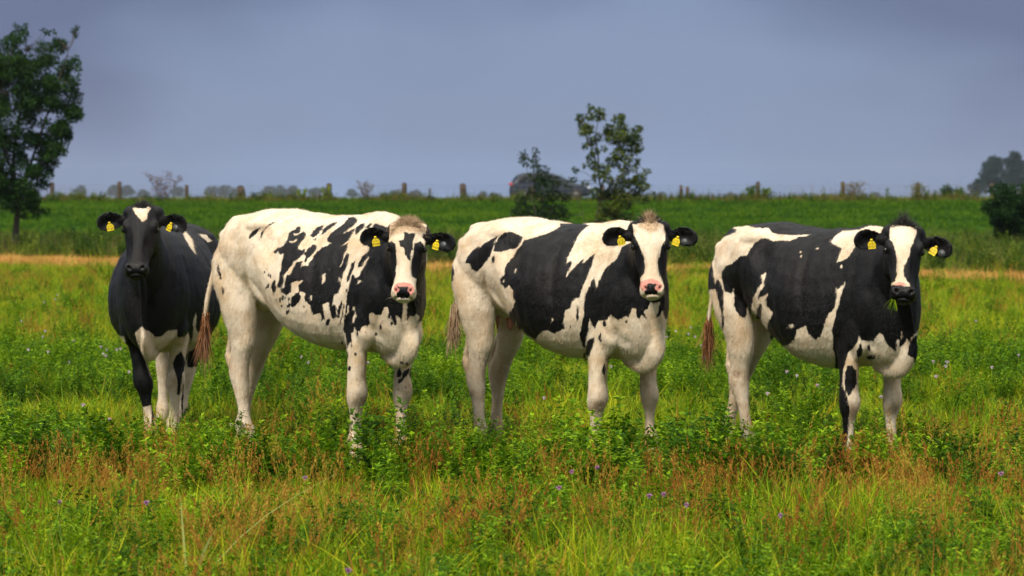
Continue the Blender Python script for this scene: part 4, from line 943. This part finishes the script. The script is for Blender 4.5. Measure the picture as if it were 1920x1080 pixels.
posts = [(-30, 346, .10), (98, 345, .10), (224, 344, .10), (350, 350, .09), (458, 352, .17, -.25), (617, 347, .125), (758, 346, .12), (806, 356, .05), (868, 348, .15), (1000, 352, .1), (1130, 350, .1), (1277, 350, .08), (1289, 353, .08),
         (1421, 344, .10), (1580, 344, .10), (1721, 346, .12), (1860, 347, .10), (1990, 350, .1)]
for q in posts: post(*q)
for hz in (.22, .42, .60, .76):
    pts = [np.array([X, .06, hz+.02*math.sin(X*1.3+hz*9)]) for X in np.linspace(-26, 26, 80)]
    v, f = tube(pts, [.005]*80, 4); mesh_obj('wire', v, f, M_wire, fence)
mb = MB()
for X in np.arange(-26, 26, .3):
    v, f = tube([(X, .06, .2), (X+.01, .06, .76)], [.004, .004], 3); mb.add(v, f)
tag(mb.build('wire_netting', M_wire, fence), kind='stuff')

# ------------------------------------------------------------------ trees and bushes
def leaf_cloud(mb, c, r, n, size, rr, flat=.8):
    for _ in range(n):
        d = rr.normal(size=3); d /= np.linalg.norm(d); rad = r*rr.uniform(.1, 1.0)**.5
        p = np.array(c)+d*rad*np.array([1, 1, flat]); dd = d*.6+rr.normal(size=3)*.6+np.array([0, 0, -.1])
        leaf(mb, p, dd, rr.normal(size=3)+np.array([0, 0, .8]), size*rr.uniform(.6, 1.25), size*.33*rr.uniform(.7, 1.2))
def plant_thing(name, label, cat, base, paths, clusters, lmat, lsize, dens, rr, group=None, crown='crown', stem='trunk', twig_r=.012):
    root = empty(name, tuple(base)); tag(root, label, cat, group); base = np.array(base)
    for i, (pts, r0, r1) in enumerate(paths):
        pts = catmull([np.array(q)-base for q in pts], 4); k = len(pts)
        v, f = tube(pts, [r0+(r1-r0)*j/(k-1) for j in range(k)], 9 if r0 > .03 else 5); mesh_obj(stem if i == 0 else 'branch', v, f, M_bark, root)
    allp = np.array([np.array(q)-base for pts, _, _ in paths for q in catmull(pts, 4)])
    mb = MB(); tw = MB()
    for c, r in clusters:
        c = np.array(c)-base; leaf_cloud(mb, c, r, int(dens*(r/.17)**2), lsize, rr)
        below = allp[allp[:, 2] < c[2]+.05]; q = below[np.argmin(((below-c)**2).sum(1)+.0*below[:, 2])] if len(below) else allp[0]
        mid = .5*(q+c)+np.array([0, 0, -.08])*np.linalg.norm(c-q); pp = catmull([q, mid, c, c+(c-mid)/(np.linalg.norm(c-mid)+1e-6)*r*.6], 3)
        v, f = tube(pp, [twig_r*(1-.7*j/len(pp)) for j in range(len(pp))], 4); tw.add(v, f)
    mb.build(crown, lmat, root); tag(tw.build('twigs', M_bark, root), kind='stuff')
    return root
def zc(lst, Y, dep, rr, ox=900, oy=180, k=3.84, rs=1.0):
    return [(wpt(ox+x/k, oy+y/k, Y+rr.uniform(-dep, dep)), rs*r/k*Y/F) for x, y, r in lst]
def zp(pts, Y, ox=900, oy=180, k=3.84): return [wpt(ox+x/k, oy+y/k, Y+dy) for x, y, dy in pts]
rr = np.random.default_rng(5)
cl = [(720,160,35),(735,215,35),(755,260,45),(795,90,28),(795,150,35),(865,110,32),(870,150,38),(780,240,42),(760,360,25),(800,330,38),(850,300,32),(830,400,35),(890,380,20),(930,240,45),(920,270,35),(1000,170,45),(1020,150,25),(1020,230,50),(960,300,60),(1030,290,50),(1040,360,55),(1000,420,55),(960,470,55),(1100,300,50),(1130,240,32),(1155,235,18),(1120,320,45),(1140,375,35),(1110,400,35),(1060,460,40),(1130,480,28),(1110,525,22),(1040,530,45),(900,530,45),(860,560,38),(820,500,38),(800,450,35),(685,530,24),(755,500,20),(755,630,24),(680,605,18),(825,590,18),(920,600,40),(1010,600,42),(1060,630,42),(1000,650,42),(1110,610,40),(1150,600,50),(1200,550,24),(1130,680,50),(1190,650,35),(1240,700,15),(1190,750,30),(940,700,55),(1010,720,55),(880,720,48),(900,800,58),(980,800,58),(1060,780,40),(930,870,65),(1000,880,60),(830,690,38),(860,860,30),(1080,870,30),(920,940,70),(1020,940,60),(820,930,50)]
Y0 = 84.; b0 = wpt(1117, 0, Y0); base = np.array([b0[0], Y0, gz(b0[0], Y0)-.02])
plant_thing('sapling_tree', 'young open-crowned tree with clustered leaves standing against the grey sky', 'tree', base,
  [([base]+zp([(835, 960, 0), (870, 700, .1), (858, 600, 0), (850, 430, -.1), (832, 300, 0), (850, 180, .1)], Y0), .055, .008),
   (zp([(870, 690, .1), (900, 580, .3), (960, 470, .3), (1010, 350, .2), (1015, 200, .2)], Y0), .03, .007),
   (zp([(875, 720, .1), (960, 620, -.3), (1050, 540, -.4), (1110, 400, -.4), (1135, 250, -.4)], Y0), .025, .006),
   (zp([(870, 760, .1), (1000, 720, .2), (1110, 670, .3), (1190, 600, .3), (1205, 545, .3)], Y0), .02, .006),
   (zp([(845, 500, 0), (800, 380, -.2), (760, 270, -.2), (725, 170, -.2)], Y0), .018, .005),
   (zp([(850, 640, 0), (770, 560, .2), (690, 530, .2)], Y0), .012, .004)], zc(cl, Y0, .45, rr), M_leafB, .10, 105, rr)
cl = [(310,420,32),(325,470,42),(395,405,28),(395,450,30),(400,500,42),(430,555,42),(470,525,34),(350,570,24),(430,620,55),(480,600,45),(500,660,55),(560,620,38),(400,690,48),(360,720,38),(450,740,65),(540,720,55),(620,730,42),(300,820,65),(380,840,75),(470,830,75),(560,820,65),(620,850,38),(330,900,60),(450,900,75),(560,900,65),(250,850,38),(290,760,45),(640,640,28),(660,600,20),(300,950,60),(420,970,70),(540,960,70),(620,930,40)]
Y1 = 80.; b1 = wpt(1012, 0, Y1); base = np.array([b1[0], Y1, gz(b1[0], Y1)-.02])
plant_thing('leafy_bush', 'leafy green bush hiding most of the parked car', 'bush', base,
  [([base]+zp([(430, 960, 0), (450, 800, 0), (440, 650, .1), (400, 500, 0), (395, 410, 0)], Y1), .03, .006),
   (zp([(430, 940, 0), (380, 760, .1), (350, 600, .1), (320, 430, 0)], Y1), .02, .005),
   (zp([(450, 940, 0), (520, 800, -.2), (560, 650, -.2), (600, 600, -.2)], Y1), .02, .005),
   (zp([(760, 960, .3), (740, 850, .3), (700, 740, .3), (650, 640, .3)], Y1), .014, .005)], zc(cl, Y1, .5, rr), M_leafB, .095, 62, rr)
# big tree at the left edge
def in_poly(p_, poly): return seg_dist(np.array([p_]), poly)[0] > 0
outl = [(-140, 60), (-60, 20), (0, 75), (20, 60), (45, 45), (60, 85), (85, 55), (105, 62), (125, 75), (143, 50), (150, 100), (157, 150), (152, 190), (156, 212), (138, 240), (122, 285), (110, 300), (98, 345), (75, 375), (88, 400), (60, 412), (20, 395), (-20, 400), (-80, 380), (-120, 300), (-160, 200)]
YL = 70.; bl = wpt(33, 0, YL); base = np.array([bl[0], YL, gz(bl[0], YL)-.02]); cl = []
while len(cl) < 560:
    q = (rr.uniform(-160, 160), rr.uniform(20, 415))
    if not in_poly(q, outl): continue
    dd = max(0, 1.5-abs(q[0]-20)/130*1.0)
    edge = seg_dist(np.array([q]), outl)[0]
    if rr.uniform() < .22 and edge < 30: continue
    r_ = rr.uniform(.12, .26) if edge > 12 else rr.uniform(.07, .13)
    cl.append((wpt(q[0], q[1], YL+rr.uniform(-1, 1)*dd), r_))
for q in ((30, 48), (48, 50), (47, 60), (143, 52), (142, 66), (83, 58), (100, 60), (150, 205), (152, 215)): cl.append((wpt(q[0], q[1], YL), .08))
P_ = lambda px, py, dy=0: wpt(px, py, YL+dy)
plant_thing('ash_tree', 'tall dark leafy tree cut off by the left edge of the picture', 'tree', base,
  [([base, P_(30, 430), P_(34, 380), P_(25, 300, .1), P_(40, 200, 0), P_(50, 90, 0)], .10, .012),
   ([P_(34, 385), P_(60, 300, -.3), P_(100, 180, -.4), P_(130, 90, -.4)], .05, .008), ([P_(32, 390), P_(-10, 290, .3), P_(-50, 160, .4), P_(-60, 60, .4)], .055, .01),
   ([P_(34, 370), P_(80, 310, .4), P_(120, 240, .5), P_(145, 180, .4)], .035, .007), ([P_(28, 340), P_(0, 240, -.6), P_(10, 120, -.7)], .04, .008)],
  cl, M_leafA, .075, 110, rr, twig_r=.010)
# dark bush at the right edge
cl = []
outl = [(1856, 350), (1875, 345), (1900, 352), (1930, 340), (2040, 350), (2050, 470), (1900, 475), (1880, 455), (1868, 430), (1850, 400), (1848, 370)]
YR = 76.
while len(cl) < 300:
    q = (rr.uniform(1845, 2050), rr.uniform(338, 478))
    if in_poly(q, outl): cl.append((wpt(q[0], q[1], YR+rr.uniform(-.9, .9)), rr.uniform(.08, .2)))
br = wpt(1935, 0, YR); base = np.array([br[0], YR, gz(br[0], YR)-.02]); Q = lambda px, py, dy=0: wpt(px, py, YR+dy)
plant_thing('hawthorn_bush', 'dense dark green bush at the right edge of the bank', 'bush', base,
  [([base, Q(1930, 440), Q(1920, 390), Q(1910, 355)], .05, .008), ([Q(1932, 455), Q(1890, 410, .2), Q(1870, 360, .2)], .03, .006), ([Q(1932, 450), Q(1980, 400, -.2), Q(2000, 355, -.2)], .03, .006)], cl, M_leafA, .085, 110, rr)
# far trees beyond the dike
def far_tree(px, top, half, Y, label, name='distant_tree', cat='tree', n=60, group='trees far beyond the dike'):
    s = Y/F; X = (px-960)*s; H = EYE+(HZ-top)*s; hw = half*s
    root = empty(name, (X, Y, 0)); tag(root, label, cat, group)
    v, f = tube([(0, 0, 0), (0, 0, H*.5), (.1, 0, H*.85)], [H*.04, H*.03, H*.008], 7); mesh_obj('trunk', v, f, M_bark, root)
    mb = MB(); ls = max(.35, 3.2*s)
    for _ in range(n):
        a = rr.uniform(0, 6.28); t = rr.uniform(.25, 1); w_ = hw*math.sin(math.pi*min(max((t-.12)/.95, .05), 1)**.8)**.55*rr.uniform(.1, 1)
        c = (math.cos(a)*w_, math.sin(a)*w_, H*(.12+t*.84)-rr.uniform(0, .1)*H*abs(w_)/hw); leaf_cloud(mb, c, hw*rr.uniform(.16, .3), 60, ls, rr)
    mb.build('crown', M_leafF, root)
far_tree(1862, 292, 26, 950, 'tall hazy poplar-like tree beyond the fence, left one of the far right group', n=170, group=None)
far_tree(1902, 283, 24, 990, 'tall hazy tree beyond the fence, cut by the right edge of the picture', n=170, group=None)
far_tree(1945, 290, 26, 970, 'hazy tree just outside the right edge of the picture', n=50, group=None)
far_tree(1835, 335, 20, 930, 'low hazy tree at the foot of the tall far right group', n=50, group=None)
HZL = ['left of the branching brown weed and partly behind the big tree crown', 'behind the second fence post from the left', 'right of the second fence post from the left', 'just left of the branching brown weed', 'behind the fence post right of the branching brown weed', 'left one of three in the clump left of the leaning stump', 'middle one of three in the clump left of the leaning stump', 'right one of three in the clump, nearest the leaning stump', 'left one of three in the wide clump right of the leaning stump', 'middle one of three in the wide clump right of the leaning stump', 'right one of three in the wide clump right of the leaning stump', 'close to the left side of the stout post above the splashed cow', 'behind the stout post above the splashed cow', 'low, right of the stout post above the splashed cow', 'left side of the broad post above the splashed cow head', 'right side of the broad post above the splashed cow head', 'low, right of the post nearest to the car', 'lowest, just left of the parked car', 'low, right of the young open-crowned tree', 'low, between the paired thin posts and the next post', 'low, above the back of the rightmost cow', 'left of the tall far right tree group', 'at the foot of the big tree at the left edge']
for (px, top, hf), where in zip(((150, 349, 12), (216, 348, 16), (240, 350, 14), (268, 357, 12), (335, 352, 12), (398, 351, 14), (422, 349, 16), (446, 352, 14), (505, 351, 14), (527, 348, 15), (550, 350, 14), (590, 354, 14), (612, 352, 10), (660, 356, 10), (745, 358, 10), (780, 358, 10), (905, 361, 9), (925, 363, 9), (1240, 362, 8), (1370, 363, 8), (1640, 362, 9), (1800, 356, 12), (60, 352, 14)), HZL):
    far_tree(px, top, hf, 2600+rr.uniform(-90, 90), 'hazy horizon tree '+where, n=36)
# single weeds that stand out on the crest
def weed_plant(px, top, wpx, label, mat, Y=119.2, nst=5, ls=.12, bare=False):
    s = Y/F; X = (px-960)*s; z0 = gz(X, Y)-.02; H = EYE+(HZ-top)*s-z0; root = empty('weed_plant', (X, Y, z0)); tag(root, label, 'weed')
    mb = MB()
    for i in range(nst):
        tx = (i/(max(nst-1, 1))-.5)*wpx*s*rr.uniform(.7, 1.1) if nst > 1 else 0; hh = H*rr.uniform(.75, 1.0)*(1-.15*abs(tx)/(wpx*s)); ty = rr.normal()*.12
        pts = catmull([(tx*.1, 0, 0), (tx*.45, ty*.5, hh*.5), (tx, ty, hh)], 5); v, f = tube(pts, [.012*(1-.6*j/len(pts)) for j in range(len(pts))], 5); mesh_obj('stem', v, f, M_bark if bare else M_stalk, root)
        for j, p_ in enumerate(pts[3:]):
            if bare:
                for _ in range(3):
                    q = p_+np.array([rr.normal()*.12, rr.normal()*.08, rr.uniform(.03, .14)]); v, f = tube([p_, q], [.006, .003], 4); mb.add(v, f); leaf_cloud(mb, q, .035, 7, .045, rr)
            else: leaf_cloud(mb, p_, .07, 10, ls, rr)
    mb.build('foliage', mat, root)
weed_plant(305, 322, 72, 'dead brown branching weed on the crest, above and right of the black cow', M_wbrown, nst=9, bare=True)
weed_plant(1408, 346, 14, 'leafy green weed by the fence above the right-hand gap between cows', M_weed, nst=3)
weed_plant(1436, 352, 10, 'small green weed right of the leafy one on the crest', M_weed, nst=2)
weed_plant(1776, 347, 22, 'tallest leafy green weed on the crest near the far right trees', M_weed, nst=4)
weed_plant(1797, 352, 10, 'slim green weed on the crest closest to the far right trees', M_weed, nst=2)
weed_plant(1720, 344, 20, 'dry brown weed tangled round a fence post above the rightmost cow', M_wbrown, nst=5, bare=True)
weed_plant(1665, 352, 4, 'single thin green stalk on the crest', M_weed, nst=1, ls=.08)
weed_plant(610, 346, 14, 'green weed beside the fence post left of centre', M_weed, nst=2)
weed_plant(566, 350, 14, 'green weed on the crest between two leaning posts', M_weed, nst=2)
weed_plant(685, 340, 26, 'tall dry grass-like weed on the crest above the splashed cow', M_wbrown, nst=5, bare=True)
weed_plant(1600, 340, 40, 'wide dry seeding weed behind the fence left of the rightmost cow', M_wbrown, nst=7, bare=True)

# ------------------------------------------------------------------ car behind the bush
car = empty('parked_car', ((955-960)*136/F, 136, 1.20)); tag(car, 'dark grey hatchback parked on the dike road behind the bush', 'car')
M_car = simple_mat('car_paint', (.022, .030, .050), .45, spec=.2); M_glass = simple_mat('car_glass', (.012, .014, .018),   .3, spec=.08)
M_red = simple_mat('tail_red', (.32, .012, .012), .35); M_tyre = simple_mat('tyre', (.012, .012, .012), .85); M_rim = simple_mat('rim', (.06, .06, .06), .5, metal=.4); M_lamp_skyglare = simple_mat('lamp_and_skyglare_glass', (.7, .72, .75), .1, spec=.8); M_trim = simple_mat('trim', (.015, .015, .016), .6)
def car_section(x, zb, zs, hw, zt=None, hr=None):
    """one closed outline across the car: sill, shoulder and, where there is a cabin, the roof"""
    r = [(-hw*.92, zb), (-hw, zb+.12), (-hw, zs-.12), (-hw*.97, zs)]
    if zt is None: r += [(-hw*.7, zs+.035), (-hw*.3, zs+.05)]
    else: r += [(-hr*1.02, zt-.10), (-hr*.82, zt)]
    return [(x, y, z) for y, z in r]+[(x, -y, z) for y, z in r[::-1]]
secs = [(0, .42, .62, .62), (.05, .28, .78, .76), (.12, .25, .95, .80), (.35, .24, 1.0, .84, 1.38, .60), (.75, .22, .98, .86, 1.46, .64), (1.4, .22, .95, .87, 1.49, .66), (2.0, .22, .93, .87, 1.48, .65), (2.45, .22, .92, .87, 1.36, .62), (2.95, .22, .93, .86, 1.02, .70), (3.3, .23, .88, .85), (3.75, .25, .80, .80), (4.02, .30, .68, .70), (4.12, .40, .58, .55)]
mb = MB(); R_ = [car_section(*s_) for s_ in secs]; n = len(R_[0]); v = [p_ for r_ in R_ for p_ in r_]; f = []
for i in range(len(R_)-1):
    for k in range(n): f.append((i*n+k, i*n+(k+1) % n, (i+1)*n+(k+1) % n, (i+1)*n+k))
f += [tuple(range(n)), tuple(range((len(R_)-1)*n, len(R_)*n))[::-1]]
mb.add(v, f); cb = mb.build('body', M_car, car); bv = cb.modifiers.new('b', 'SUBSURF'); bv.levels = bv.render_levels = 2
def side_win(x0, x1, s, zt0, zt1):
    y0, y1 = .862, .70
    q = [(x0, s*y0*1.003, .99), (x1, s*y0*1.003, .97), (x1-.02, s*y1*1.0, zt1), (x0+.06, s*y1*1.0, zt0)]
    mesh_obj('side_window', q+[(a, b-s*.02, c) for a, b, c in q], [(0, 1, 2, 3), (7, 6, 5, 4), (0, 4, 5, 1), (1, 5, 6, 2), (2, 6, 7, 3), (3, 7, 4, 0)], M_glass, car, False)
for s in (-1, 1):
    side_win(.42, .85, s, 1.28, 1.36); side_win(.90, 1.62, s, 1.37, 1.39); side_win(1.68, 2.5, s, 1.39, 1.22)
    v, f = tube([(.02, s*.66, .90), (.10, s*.72, .86), (.16, s*.80, .82)], [.07, .09, .05], 10); mesh_obj('tail_light', v, f, M_red, car)
    v, f = tube([(3.98, s*.52, .66), (3.88, s*.70, .70)], [.07, .06], 10); mesh_obj('headlight', v, f, M_lamp_skyglare, car)
    v, f = tube([(2.35, s*.86, 1.0), (2.33, s*1.0, 1.02)], [.07, .055], 8); mesh_obj('wing_mirror', v, f, M_trim, car)
    for x_ in (.72, 3.32):
        w_ = empty('wheel'); w_.parent = car
        v, f = tube([(x_, s*.70, .31), (x_, s*.89, .31)], [.31, .31], 24); t_ = mesh_obj('tyre', v, f, M_tyre, w_)
        v, f = tube([(x_, s*.86, .31), (x_, s*.895, .31)], [.20, .19], 20); mesh_obj('rim', v, f, M_rim, w_)
mesh_obj('windscreen', [(3.0, -.66, 1.02), (3.0, .66, 1.02), (2.50, .56, 1.40), (2.50, -.56, 1.40)], [(0, 1, 2, 3)], M_lamp_skyglare, car, False)  # pale headlamp colour paints the sky's reflection onto the windscreen
mesh_obj('rear_window', [(.13, -.62, 1.02), (.13, .62, 1.02), (.34, .54, 1.36), (.34, -.54, 1.36)], [(0, 3, 2, 1)], M_glass, car, False)
# dike road under the car
tag(mesh_obj('road', [(-60, 133.5, 1.304), (60, 133.5, 1.304), (60, 138.5, 1.304), (-60, 138.5, 1.304)], [(0, 1, 2, 3)], simple_mat('asphalt', (.05, .05, .052), .9, var=.2)), kind='structure')
car.location.z = 1.304

# ------------------------------------------------------------------ thistle flowers
M_mauve = simple_mat('petal_mauve', (.44, .22, .40), .7, var=.2); M_pale = simple_mat('petal_pale', (.62, .50, .60), .7, var=.15)
def flower_mesh(mat, big):
    hd = MB()
    for _ in range(46):
        d = rr.normal(size=3); d[2] = abs(d[2])+.4; d /= np.linalg.norm(d); leaf(hd, (0, 0, 0), d, rr.normal(size=3), .019*big, .0032*big)
    ellipsoid(hd, (0, 0, -.004*big), (.007*big, .007*big, .009*big), n=5)
    st = MB(); v, f = tube([(0, 0, -.26), (.01, .005, -.12), (0, 0, 0)], [.0022, .002, .0018], 5); st.add(v, f)
    for q in range(7): leaf(st, (.004, 0, -.24+q*.03), (math.cos(q*2.4), math.sin(q*2.4), .4), (0, 0, 1), .05, .008)
    return hd.mesh('flower_head', [mat]), st.mesh('stem', [M_herb])
fl_far = flower_mesh(M_pale, .85); fl_near = flower_mesh(M_mauve, .8)
far_fl = [(85,620),(80,628),(138,638),(90,658),(189,650),(200,653),(193,660),(198,666),(219,653),(226,652),(53,655),(104,561),(108,554),(242,696),(367,683),(156,757),(206,782),(83,565),(129,677),(578,681),(690,683),(565,672),(1267,619),(1295,612),(1291,624),(1303,630),(1320,670),(1146,689),(1316,643),(1250,630),(1020,741),(1439,730),(1475,697),(1533,717),(1750,681),(1776,682),(1773,689),(1755,704),(1652,735),(1494,704),(1910,665),(1830,600),(1700,640),(40,600),(1860,690)]
near_fl = [(1072,876),(1120,870),(1048,905),(1245,920),(1218,923),(653,1063),(1463,965),(1287,943),(1877,888),(275,940),(112,937),(572,885)]
for lst, (hm_, sm_), lb, gp in ((far_fl, fl_far, 'small pale pink thistle flower among the grass at the level of the cows or behind', 'pale thistle flowers in the meadow'), (near_fl, fl_near, 'small purple thistle flower in the blurred foreground grass', 'purple thistle flowers in the foreground')):
    for px, py in lst:
        Y = F*(EYE-.27)/(py-HZ); X = (px-960)*Y/F; root = empty('thistle_flower', (X, Y, gz(X, Y)+.26)); tag(root, lb, 'flower', gp)
        k = rr.uniform(.8, 1.2); root.scale = (k, k, 1); root.rotation_euler = (rr.normal()*.15, rr.normal()*.15, rr.uniform(0, 6))
        for nm, me in (('flower_head', hm_), ('stem', sm_)): o = bpy.data.objects.new(nm, me); C.objects.link(o); o.parent = root

# ------------------------------------------------------------------ small things about the cows
_, hp4, toW4 = cow_info[3]
mb = MB()
for _ in range(16):
    a0 = np.array(toW4(hp4(.485+rr.uniform(-.01, .01), -.055+rr.normal()*.006, -.05))); d = np.array([-.55+rr.normal()*.5, -.3, -.9+rr.normal()*.5]); d /= np.linalg.norm(d); ln = rr.uniform(.025, .07)
    side = np.cross(d, (0, 1, 0)); side /= np.linalg.norm(side); pts = [a0+d*ln*t+np.array([0, 0, -.03])*t*t for t in (0, .33, .66, 1)]
    mb.add([q for i, p_ in enumerate(pts) for q in (p_-side*.0022*(1-.25*i), p_+side*.0022*(1-.25*i))], [(2*i, 2*i+1, 2*i+3, 2*i+2) for i in range(3)])
tag(mb.build('grass_wisp', M_lime), 'wisp of green grass hanging from the mouth of the rightmost cow', 'grass', kind='stuff')
# haze
bx = [(-1000, -20, -1), (1000, -20, -1), (1000, 2800, -1), (-1000, 2800, -1), (-1000, -20, 34), (1000, -20, 34), (1000, 2800, 34), (-1000, 2800, 34)]
hz_ = mesh_obj('haze', bx, [(0, 3, 2, 1), (4, 5, 6, 7), (0, 1, 5, 4), (1, 2, 6, 5), (2, 3, 7, 6), (3, 0, 4, 7)], None, None, False)
m = bpy.data.materials.new('air'); m.use_nodes = True; m.node_tree.nodes.clear()
oo = m.node_tree.nodes.new('ShaderNodeOutputMaterial'); pv = m.node_tree.nodes.new('ShaderNodeVolumePrincipled'); pv.inputs['Density'].default_value = .00009; pv.inputs['Color'].default_value = (.72, .83, 1, 1); pv.inputs['Anisotropy'].default_value = .2
m.node_tree.links.new(pv.outputs[0], oo.inputs['Volume']); hz_.data.materials.append(m); tag(hz_, kind='stuff')
